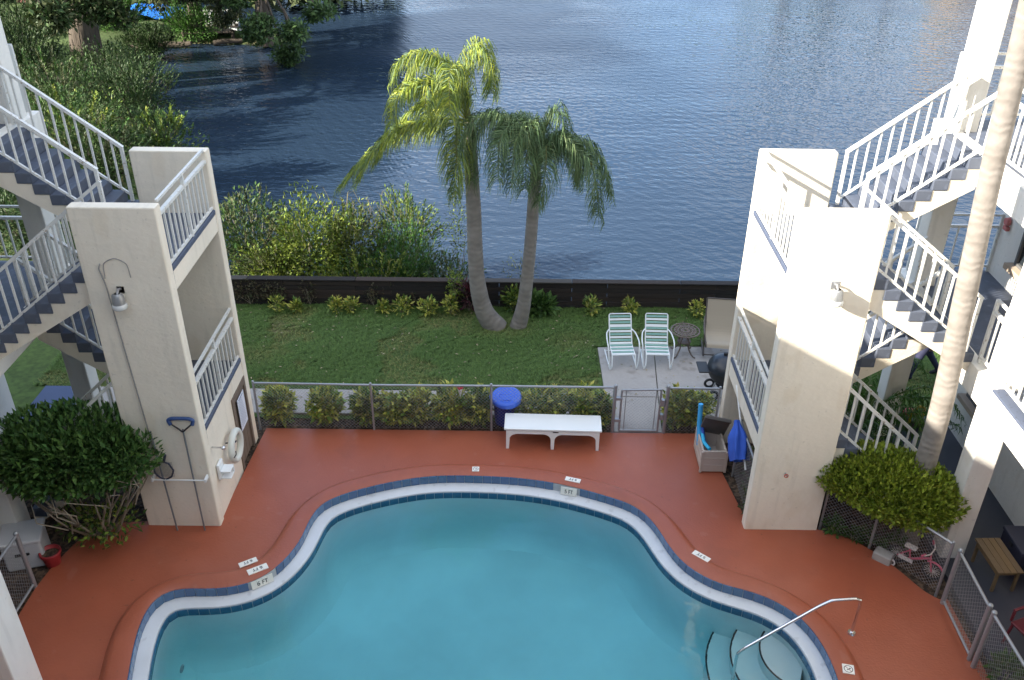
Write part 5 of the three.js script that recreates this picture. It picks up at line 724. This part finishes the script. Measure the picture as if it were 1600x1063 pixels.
{ // folded umbrella and pole leaning under the landing
  const t = thing('folded_umbrella', 'blue folded parasol leaning on its white pole under the landing', 'parasol', [3.66, 0, -12.0]); 
  const A = V(-0.02, 1.62, -0.62), B = V(0.06, 0.62, 0.36), at = q => A.clone().lerp(B, q), f = new MB(); part(t, 'pole', new MB().tube([A, B], 0.017, 10), M.paint);
  const n = 18, P = []; for (let i = 0; i <= n; i++) { const q = 0.42 + 0.42 * i / n, rad = 0.05 + 0.13 * sm(0, 0.5, i / n) - 0.02 * sm(0.75, 1, i / n), r = []; const d = B.clone().sub(A).normalize(), s = V(1, 0, 0), u = s.clone().cross(d).normalize(), c = at(q).add(V(-0.06, -0.1 * (i / n), 0)); for (let j = 0; j <= 24; j++) { const a = j / 24 * 6.2832, k = rad * (1 + 0.22 * Math.sin(a * 6 + i * 0.2)); r.push(c.clone().addScaledVector(s, Math.cos(a) * k * 0.8).addScaledVector(u, Math.sin(a) * k * 1.3)); } P.push(r); }
  for (let i = 0; i < n; i++) for (let j = 0; j < 24; j++) f.quad(P[i][j], P[i + 1][j], P[i + 1][j + 1], P[i][j + 1]); const cg = mergeVertices(f.build().deleteAttribute('normal').deleteAttribute('uv'), 1e-4); cg.computeVertexNormals(); part(t, 'canopy', cg, plain(0.03, 0.1, 0.48, 0.8)); part(t, 'red_lining', new MB().rbox(0.02, 0.72, -0.02, 0.1, 1.0, 0.14, 0.03), plain(0.3, 0.02, 0.04, 0.8));
}
// things hung on the first tower
const jar = (x, y, z, label) => { const t = thing('wall_lamp', label, 'wall lamp', [x, y, z]); part(t, 'bracket', new MB().rbox(-0.06, 0.05, -0.17, 0.06, 0.17, -0.13, 0.01).tube([[0, 0.12, -0.14], [0, 0.15, -0.06], [0, 0.1, 0]], 0.018, 8), M.galv); part(t, 'hood', new MB().geo(new THREE.LatheGeometry([[0.04, 0.12], [0.075, 0.1], [0.085, 0.0], [0.088, -0.03]].map(p => new THREE.Vector2(...p)), 22)), plain(0.3, 0.31, 0.32, 0.4, { metalness: 0.5 })); part(t, 'glass_jar', new MB().geo(new THREE.LatheGeometry([[0.088, -0.03], [0.1, -0.05], [0.1, -0.09], [0.085, -0.11], [0.001, -0.115]].map(p => new THREE.Vector2(...p)), 26)), plain(0.6, 0.62, 0.62, 0.25)); return t; };
jar(-5.38, 4.12, -10.7, 'grey jar-shaped wall lamp above the pool net and brush'); jar(4.25, 4.27, -10.78, 'grey jar-shaped wall lamp on the tower by the hedge');
{ const g = new MB(); tubeR(g, [[-5.2, 4.42, -10.825], [-5.22, 4.62, -10.825], [-5.36, 4.7, -10.825], [-5.52, 4.62, -10.825], [-5.55, 4.4, -10.825]], 0.007, 40); g.tube([[-5.57, 4.62, -10.82], [-5.6, 4.55, -10.82], [-5.56, 4.3, -10.82], [-5.48, 2.2, -10.82], [-5.45, 1.4, -10.82]], 0.011, 6); one('cable', g, plain(0.28, 0.27, 0.26, 0.7), 'thin grey cable looping down the tower face past the lamp', 'cable'); }
{ const t = thing('pool_brush', 'pool brush with blue curved head on a long grey pole', 'pool brush', [-4.93, 0, -10.78]); part(t, 'pole', new MB().tube([[0.02, 0.01, 0.06], [-0.01, 1.93, -0.01]], 0.014, 8), plain(0.2, 0.21, 0.23, 0.4, { metalness: 0.4 })); const g = new MB(); tubeR(g, [[-0.17, 2.02, 0], [-0.19, 2.1, 0], [-0.12, 2.13, 0], [0.1, 2.13, 0], [0.17, 2.1, 0], [0.15, 2.02, 0]], 0.028, 30); part(t, 'brush_head', g, plain(0.03, 0.07, 0.2, 0.5)); const h = new MB(); tubeR(h, [[-0.15, 2.03, 0.01], [-0.06, 1.95, 0.01], [-0.01, 1.9, 0.01], [0.05, 1.95, 0.01], [0.14, 2.03, 0.01]], 0.012, 20); part(t, 'bracket', h, M.black); }
{ const t = thing('leaf_net', 'dark leaf skimmer net on a long grey pole', 'pool net', [-5.36, 0, -10.77]); part(t, 'pole', new MB().tube([[0.02, 0.01, 0.06], [-0.06, 1.9, 0.0]], 0.014, 8), plain(0.2, 0.21, 0.23, 0.4, { metalness: 0.4 })); const o = [[0.02, 1.02], [0.12, 1.08], [0.17, 1.2], [0.12, 1.33], [0.05, 1.36], [-0.06, 1.36], [-0.12, 1.28], [-0.12, 1.14], [-0.06, 1.06], [0.02, 1.02]].map(([x, y]) => [x, y, 0.04]); const g = new MB(); g.tube(o, 0.014, 6, false); g.tube([[0.05, 1.36, 0.04], [0.1, 1.5, 0.05]], 0.022, 8); part(t, 'hoop', g, plain(0.03, 0.04, 0.07, 0.6)); const n = new MB(); for (let k = -6; k <= 8; k++) { n.bar([k * 0.02, 1.07, 0.03], [k * 0.02, 1.35, 0.03], 0.0035); } for (let k = 0; k < 14; k++) n.bar([-0.11, 1.08 + k * 0.02, 0.032], [0.15, 1.08 + k * 0.02, 0.032], 0.0035); part(t, 'net', n, plain(0.12, 0.13, 0.14, 0.8)).userData.kind = 'stuff'; }
one('pole_bracket', new MB().tube([[-5.55, 1.02, -10.72], [-4.72, 1.02, -10.72]], 0.011, 8).rbox(-5.56, 0.99, -10.84, -5.53, 1.05, -10.7, 0.006).rbox(-4.75, 0.99, -10.84, -4.72, 1.05, -10.7, 0.006), M.paint, 'thin white bar holding the pool poles against the tower', 'bracket');
{ const t = thing('life_ring', 'white life ring hanging on the tower side wall', 'life ring', [-4.58, 0.88, -11.78]); part(t, 'ring', new MB().geo(new THREE.TorusGeometry(0.24, 0.055, 12, 40), new THREE.Matrix4().makeRotationY(Math.PI / 2)), plain(0.62, 0.63, 0.58, 0.55)); part(t, 'hook', new MB().tube([[-0.12, 0.12, 0.1], [0.02, 0.12, 0.1], [0.06, 0.17, 0.1]], 0.012, 6), M.black); const r = new MB(); tubeR(r, [[0.05, 0.02, 0.18], [0.07, 0.0, 0.24], [0.05, -0.02, 0.3]], 0.008, 12); part(t, 'rope', r, M.black); }
{ const t = thing('hose_hanger', 'white plastic hose hanger low on the tower side wall', 'hanger', [-4.66, 0.78, -11.22]); part(t, 'back_plate', new MB().rbox(-0.04, -0.08, -0.1, 0.01, 0.2, 0.1, 0.012), M.paint); for (const y of [-0.06, 0.06]) part(t, 'shelf', new MB().rbox(0.01, y, -0.1, 0.17, y + 0.025, 0.1, 0.01), M.paint); part(t, 'arm', new MB().rbox(0.15, -0.06, -0.1, 0.17, 0.05, -0.06, 0.006), M.paint); }
{ const t = thing('wall_spigot', 'small chrome spigot sticking out of the tower corner', 'spigot', [-4.66, 1.36, -11.1]); part(t, 'pipe', new MB().tube([[-0.04, 0, 0], [0.12, 0, 0]], 0.014, 8), M.chrome); part(t, 'knob', new MB().geo(new THREE.SphereGeometry(0.035, 14, 10), new THREE.Matrix4().makeTranslation(0.14, -0.01, 0)), M.chrome); }
{ const t = thing('wall_spigot', 'small red valve handle on the face of the tower by the hedge', 'valve', [4.1, 1.15, -10.9]); part(t, 'wheel', new MB().geo(new THREE.TorusGeometry(0.028, 0.008, 6, 18)), plain(0.45, 0.06, 0.04, 0.5), [0, 0, 0.05]); part(t, 'stem', new MB().tube([[0, 0, -0.04], [0, 0, 0.05]], 0.012, 8), M.galv); }
// corner behind the side fence
{ const t = thing('flower_pot', 'red plastic flower pot by the side fence', 'pot', [-6.98, -0.04, -9.98]); part(t, 'pot', new MB().geo(new THREE.LatheGeometry([[0.001, 0], [0.1, 0], [0.14, 0.24], [0.155, 0.24], [0.155, 0.28], [0.13, 0.28], [0.12, 0.2], [0.001, 0.2]].map(p => new THREE.Vector2(...p)), 26)), plain(0.33, 0.025, 0.03, 0.5)); part(t, 'soil', new MB().geo(new THREE.CylinderGeometry(0.12, 0.12, 0.01, 20), new THREE.Matrix4().makeTranslation(0, 0.22, 0)), M.soil); }
{ const t = thing('pump_housing', 'grey-white plastic pump housing behind the red pot', 'pump housing', [-7.4, -0.05, -10.1], 0.3); part(t, 'cabinet', new MB().rbox(-0.28, 0, -0.24, 0.28, 0.5, 0.24, 0.05), plain(0.5, 0.51, 0.54, 0.6)); part(t, 'cover', new MB().rbox(-0.3, 0.49, -0.26, 0.3, 0.56, 0.26, 0.025), plain(0.56, 0.57, 0.6, 0.6)); part(t, 'handle', new MB().rbox(-0.1, 0.3, 0.24, 0.1, 0.34, 0.27, 0.01), M.black); }
// walkway by the slate floor
{ const t = thing('wood_table', 'low brown wooden table on the slate walkway', 'table', [7.1, 0.06, -9.92], 0.04), wd = [0, 1, 2].map(k => plain(0.14 + 0.015 * k, 0.095 + 0.008 * k, 0.05, 0.7)); for (let k = 0; k < 4; k++) part(t, 'plank', new MB().rbox(-0.19 + k * 0.096, 0.39, -0.36, -0.1 + k * 0.096, 0.42, 0.36, 0.005), wd[k % 3]); for (const [x, z] of [[-0.15, 0.3], [0.15, 0.3], [-0.15, -0.3], [0.15, -0.3]]) part(t, 'leg', new MB().rbox(x - 0.02, 0, z - 0.02, x + 0.02, 0.39, z + 0.02, 0.004), wd[0]); part(t, 'apron', new MB().rbox(-0.17, 0.32, -0.31, 0.17, 0.388, 0.31, 0.005), wd[1]); }
{ const t = thing('cooler_box', 'dark navy chest box standing against the wall by the door', 'chest', [7.66, 0.06, -10.25]); part(t, 'body', new MB().rbox(-0.2, 0, -0.3, 0.2, 0.36, 0.3, 0.02), plain(0.02, 0.022, 0.045, 0.6)); part(t, 'lid', new MB().rbox(-0.215, 0.362, -0.315, 0.215, 0.42, 0.315, 0.02), plain(0.025, 0.028, 0.055, 0.6)); part(t, 'latch', new MB().rbox(-0.23, 0.3, -0.04, -0.2, 0.37, 0.04, 0.006), M.black); }
{ const t = thing('plastic_chair', 'dark red plastic chair on the slate walkway by the fence', 'chair', [6.95, 0.06, -8.55], -1.2), c = plain(0.12, 0.012, 0.022, 0.5); part(t, 'seat', new MB().rbox(-0.2, 0.38, -0.2, 0.2, 0.42, 0.2, 0.02), c); const b = part(t, 'backrest', new MB().rbox(-0.2, 0, -0.02, 0.2, 0.42, 0.02, 0.018), c, [0, 0.42, -0.2]); b.rotation.x = -0.22; for (const [x, z] of [[-0.17, 0.17], [0.17, 0.17], [-0.17, -0.17], [0.17, -0.17]]) part(t, 'leg', new MB().tube([[x, 0.39, z], [x * 1.15, 0, z * 1.15]], [0.022, 0.018], 8), c); for (const e of [-1, 1]) part(t, 'armrest', new MB().rbox(e * 0.22 - 0.02, 0.58, -0.22, e * 0.22 + 0.02, 0.61, 0.18, 0.01).rbox(e * 0.22 - 0.015, 0.4, 0.14, e * 0.22 + 0.015, 0.58, 0.18, 0.008), c); }
shrub('potted_plant', 'leafy green plant at the foot of the fence by the red chair', 'plant', [6.42, 0.02, -8.02], [0.2, 0.22, 0.2], 200, 0.13, 0.05, G.mid, { up: 0.4 });
{ // child's bicycle lying by the fence
  const t = thing('child_bicycle', 'small pink and white child bicycle by the fence corner', 'bicycle', [6.02, -0.03, -10.12], -0.75), pk = plain(0.62, 0.12, 0.2, 0.4), wh = plain(0.7, 0.64, 0.62, 0.5);
  for (const x of [-0.26, 0.26]) { const w = part(t, 'wheel', new MB().geo(new THREE.TorusGeometry(0.135, 0.017, 8, 28), new THREE.Matrix4().makeTranslation(x, 0.15, 0)), M.black); const s = new MB(); for (let k = 0; k < 8; k++) { const a = k * Math.PI / 8; s.bar([x - Math.cos(a) * 0.13, 0.15 - Math.sin(a) * 0.13, 0], [x + Math.cos(a) * 0.13, 0.15 + Math.sin(a) * 0.13, 0], 0.005); } part(w, 'spokes', s, wh); }
  part(t, 'frame', new MB().tube([[-0.26, 0.15, 0], [-0.08, 0.17, 0], [-0.12, 0.36, 0]], 0.015, 8).tube([[-0.08, 0.17, 0], [0.2, 0.36, 0]], 0.018, 8).tube([[-0.26, 0.15, 0.03], [-0.12, 0.32, 0.02]], 0.01, 8).tube([[0.26, 0.15, 0.03], [0.2, 0.34, 0.02], [0.18, 0.44, 0]], 0.013, 8), pk); part(t, 'saddle', new MB().rbox(-0.2, 0.37, -0.05, -0.02, 0.41, 0.05, 0.02), wh); part(t, 'handlebar', new MB().tube([[0.14, 0.5, -0.19], [0.19, 0.49, -0.08], [0.18, 0.44, 0], [0.19, 0.49, 0.08], [0.14, 0.5, 0.19]], 0.011, 8), wh); for (const e of [-1, 1]) part(t, 'grip', new MB().tube([[0.14, 0.5, e * 0.15], [0.11, 0.5, e * 0.22]], 0.017, 8), pk); part(t, 'chain_guard', new MB().rbox(-0.24, 0.13, 0.035, -0.02, 0.2, 0.05, 0.02), wh); for (const e of [-1, 1]) { part(t, 'training_wheel', new MB().geo(new THREE.TorusGeometry(0.05, 0.014, 6, 18), new THREE.Matrix4().makeTranslation(-0.28, 0.066, e * 0.15)), wh); } part(t, 'mudguard', new MB().geo(new THREE.TorusGeometry(0.162, 0.016, 6, 18, 2.2), new THREE.Matrix4().makeTranslation(0.26, 0.15, 0)), pk);
}
one('edging_stone', new MB().rbox(-0.14, -0.06, -0.1, 0.14, 0.14, 0.1, 0.03), M.concrete, 'pale concrete block in the soil at the deck edge', 'block', [5.62, 0, -10.3]).rotation.y = -0.7;
{ // ride-on toy under the stairs
  const t = thing('ride_on_toy', 'yellow and black ride-on toy under the stair flights', 'toy', [7.28, 0.06, -13.6], 0.4), ye = plain(0.6, 0.36, 0.03, 0.45); const g = new MB(); tubeR(g, [[-0.14, 0.12, 0], [-0.14, 0.4, 0], [0, 0.48, 0], [0.14, 0.4, 0], [0.14, 0.12, 0]], 0.028, 30); part(t, 'hoop', g, ye); part(t, 'body', new MB().rbox(-0.14, 0.08, -0.3, 0.14, 0.24, 0.08, 0.04), plain(0.05, 0.04, 0.04, 0.5)); part(t, 'seat', new MB().rbox(-0.11, 0.24, -0.28, 0.11, 0.28, -0.06, 0.02), plain(0.35, 0.05, 0.04, 0.5)); for (const [x, z] of [[-0.16, 0.0], [0.16, 0.0], [-0.16, -0.24], [0.16, -0.24]]) part(t, 'wheel', new MB().geo(new THREE.CylinderGeometry(0.08, 0.08, 0.05, 20), new THREE.Matrix4().makeTranslation(x, 0.08, z).multiply(new THREE.Matrix4().makeRotationZ(Math.PI / 2))), M.black);
}
{ // person walking past the end of the walkway
  const t = thing('person', 'person in navy trousers and checked shirt walking past the stairs', 'person', [8.1, 0, -15.45], 0);
  const bones = [[[0, 1.0, 0.09], [0.0, 0.98, -0.09], 0.125, 0.125, 1], [[0, 0.98, 0], [0.01, 1.2, 0], 0.14, 0.145, 2], [[0.01, 1.2, 0], [0, 1.4, 0], 0.15, 0.13, 2], [[0, 1.4, 0.16], [0, 1.4, -0.16], 0.075, 0.075, 2], [[0, 1.42, 0], [-0.02, 1.54, 0], 0.058, 0.055, 3], [[-0.03, 1.62, 0], [-0.02, 1.69, 0], 0.09, 0.095, 3], [[-0.1, 1.62, 0], [-0.115, 1.6, 0], 0.018, 0.016, 3],
    [[0, 0.95, 0.09], [-0.17, 0.53, 0.1], 0.1, 0.072, 1], [[-0.17, 0.53, 0.1], [-0.27, 0.09, 0.1], 0.07, 0.052, 1], [[-0.25, 0.05, 0.1], [-0.43, 0.035, 0.1], 0.045, 0.034, 4], [[0, 0.95, -0.09], [0.1, 0.52, -0.1], 0.1, 0.072, 1], [[0.1, 0.52, -0.1], [0.37, 0.14, -0.1], 0.068, 0.05, 1], [[0.39, 0.1, -0.1], [0.25, 0.035, -0.1], 0.042, 0.034, 4],
    [[0, 1.39, 0.19], [0.1, 1.12, 0.23], 0.055, 0.042, 2], [[0.1, 1.12, 0.23], [0.0, 0.9, 0.24], 0.04, 0.03, 3], [[0, 1.39, -0.19], [-0.1, 1.12, -0.23], 0.055, 0.042, 2], [[-0.1, 1.12, -0.23], [-0.24, 0.95, -0.22], 0.04, 0.03, 3]];
  for (const [w, dir] of [[[0.0, 0.88, 0.24], 1], [[-0.26, 0.93, -0.22], 1]]) { bones.push([w, [w[0] - 0.02, w[1] - 0.06, w[2]], 0.03, 0.028, 3]); for (let k = 0; k < 4; k++) bones.push([[w[0] - 0.045 + k * 0.022, w[1] - 0.08, w[2]], [w[0] - 0.06 + k * 0.022, w[1] - 0.14 - (k === 1 || k === 2 ? 0.012 : 0), w[2] + (w[2] > 0 ? -0.02 : 0.02)], 0.01, 0.008, 3]); bones.push([[w[0] - 0.035, w[1] - 0.03, w[2]], [w[0] - 0.08, w[1] - 0.075, w[2]], 0.011, 0.009, 3]); }
  const S = 0.95, cy = 0.93, res = 130, mc = new MarchingCubes(res, M.black, false, false, 200000), f = mc.field; mc.isolation = 0;
  const B = bones.map(([a, b, r0, r1, k]) => { const A = v3(a), D = v3(b).sub(A); return [A.x, A.y, A.z, D.x, D.y, D.z, Math.max(1e-6, D.lengthSq()), r0, r1, k]; });
  const dist = (x, y, z) => { let s = 9, id = 0, bd = 9; for (const q of B) { const px = x - q[0], py = y - q[1], pz = z - q[2]; let h = (px * q[3] + py * q[4] + pz * q[5]) / q[6]; h = h < 0 ? 0 : h > 1 ? 1 : h; const d = Math.hypot(px - q[3] * h, py - q[4] * h, pz - q[5] * h) - q[7] - (q[8] - q[7]) * h, K = q[7] < 0.02 ? 0.008 : 0.035; if (d < bd) { bd = d; id = q[9]; } const m = Math.max(0, K - Math.abs(s - d)) / K; s = Math.min(s, d) - m * m * K * 0.25; } return [s, id]; };
  for (let k = 0; k < res; k++) for (let j = 0; j < res; j++) for (let i = 0; i < res; i++) { const x = ((i - res / 2) / (res / 2)) * S, y = cy + ((j - res / 2) / (res / 2)) * S, z = ((k - res / 2) / (res / 2)) * S; f[i + j * res + k * res * res] = Math.abs(z) > 0.4 || Math.abs(x) > 0.6 ? -1 : -dist(x, y, z)[0]; }
  mc.update(); const n = mc.count, pos = mc.positionArray.slice(0, n * 3), nor = mc.normalArray.slice(0, n * 3), col = new Float32Array(n * 3), C = [[0, 0, 0], [0.016, 0.018, 0.05], [0.3, 0.28, 0.38], [0.35, 0.2, 0.14], [0.015, 0.014, 0.016]];
  for (let i = 0; i < n; i++) { const x = pos[i * 3] * S, y = cy + pos[i * 3 + 1] * S, z = pos[i * 3 + 2] * S; pos[i * 3] = x; pos[i * 3 + 1] = y; pos[i * 3 + 2] = z; const id = dist(x, y, z)[1]; let c = C[id]; if (id === 2) c = (Math.floor(y * 22) + Math.floor(z * 22)) % 2 ? [0.5, 0.48, 0.52] : [0.14, 0.12, 0.26]; col.set(c, i * 3); const l = Math.hypot(nor[i * 3], nor[i * 3 + 1], nor[i * 3 + 2]) || 1; nor[i * 3] /= l; nor[i * 3 + 1] /= l; nor[i * 3 + 2] /= l; }
  const g = new THREE.BufferGeometry(); g.setAttribute('position', new THREE.BufferAttribute(pos, 3)); g.setAttribute('normal', new THREE.BufferAttribute(nor, 3)); g.setAttribute('color', new THREE.BufferAttribute(col, 3)); part(t, 'body', g, std({ vertexColors: true, roughness: 0.8 }));
  part(t, 'hair', new MB().geo(new THREE.SphereGeometry(0.105, 18, 12, 0, 6.2832, 0, 1.9), new THREE.Matrix4().makeTranslation(-0.005, 1.69, 0).multiply(new THREE.Matrix4().makeRotationZ(-0.45))), plain(0.03, 0.02, 0.015, 0.8)); for (const e of [-1, 1]) part(t, 'eye', new THREE.SphereGeometry(0.012, 8, 6), M.black, [-0.112, 1.655, e * 0.032]); part(t, 'mouth', new MB().rbox(-0.112, 1.575, -0.022, -0.1, 1.583, 0.022, 0.002), plain(0.3, 0.1, 0.08));
}

renderer.render(scene, camera);
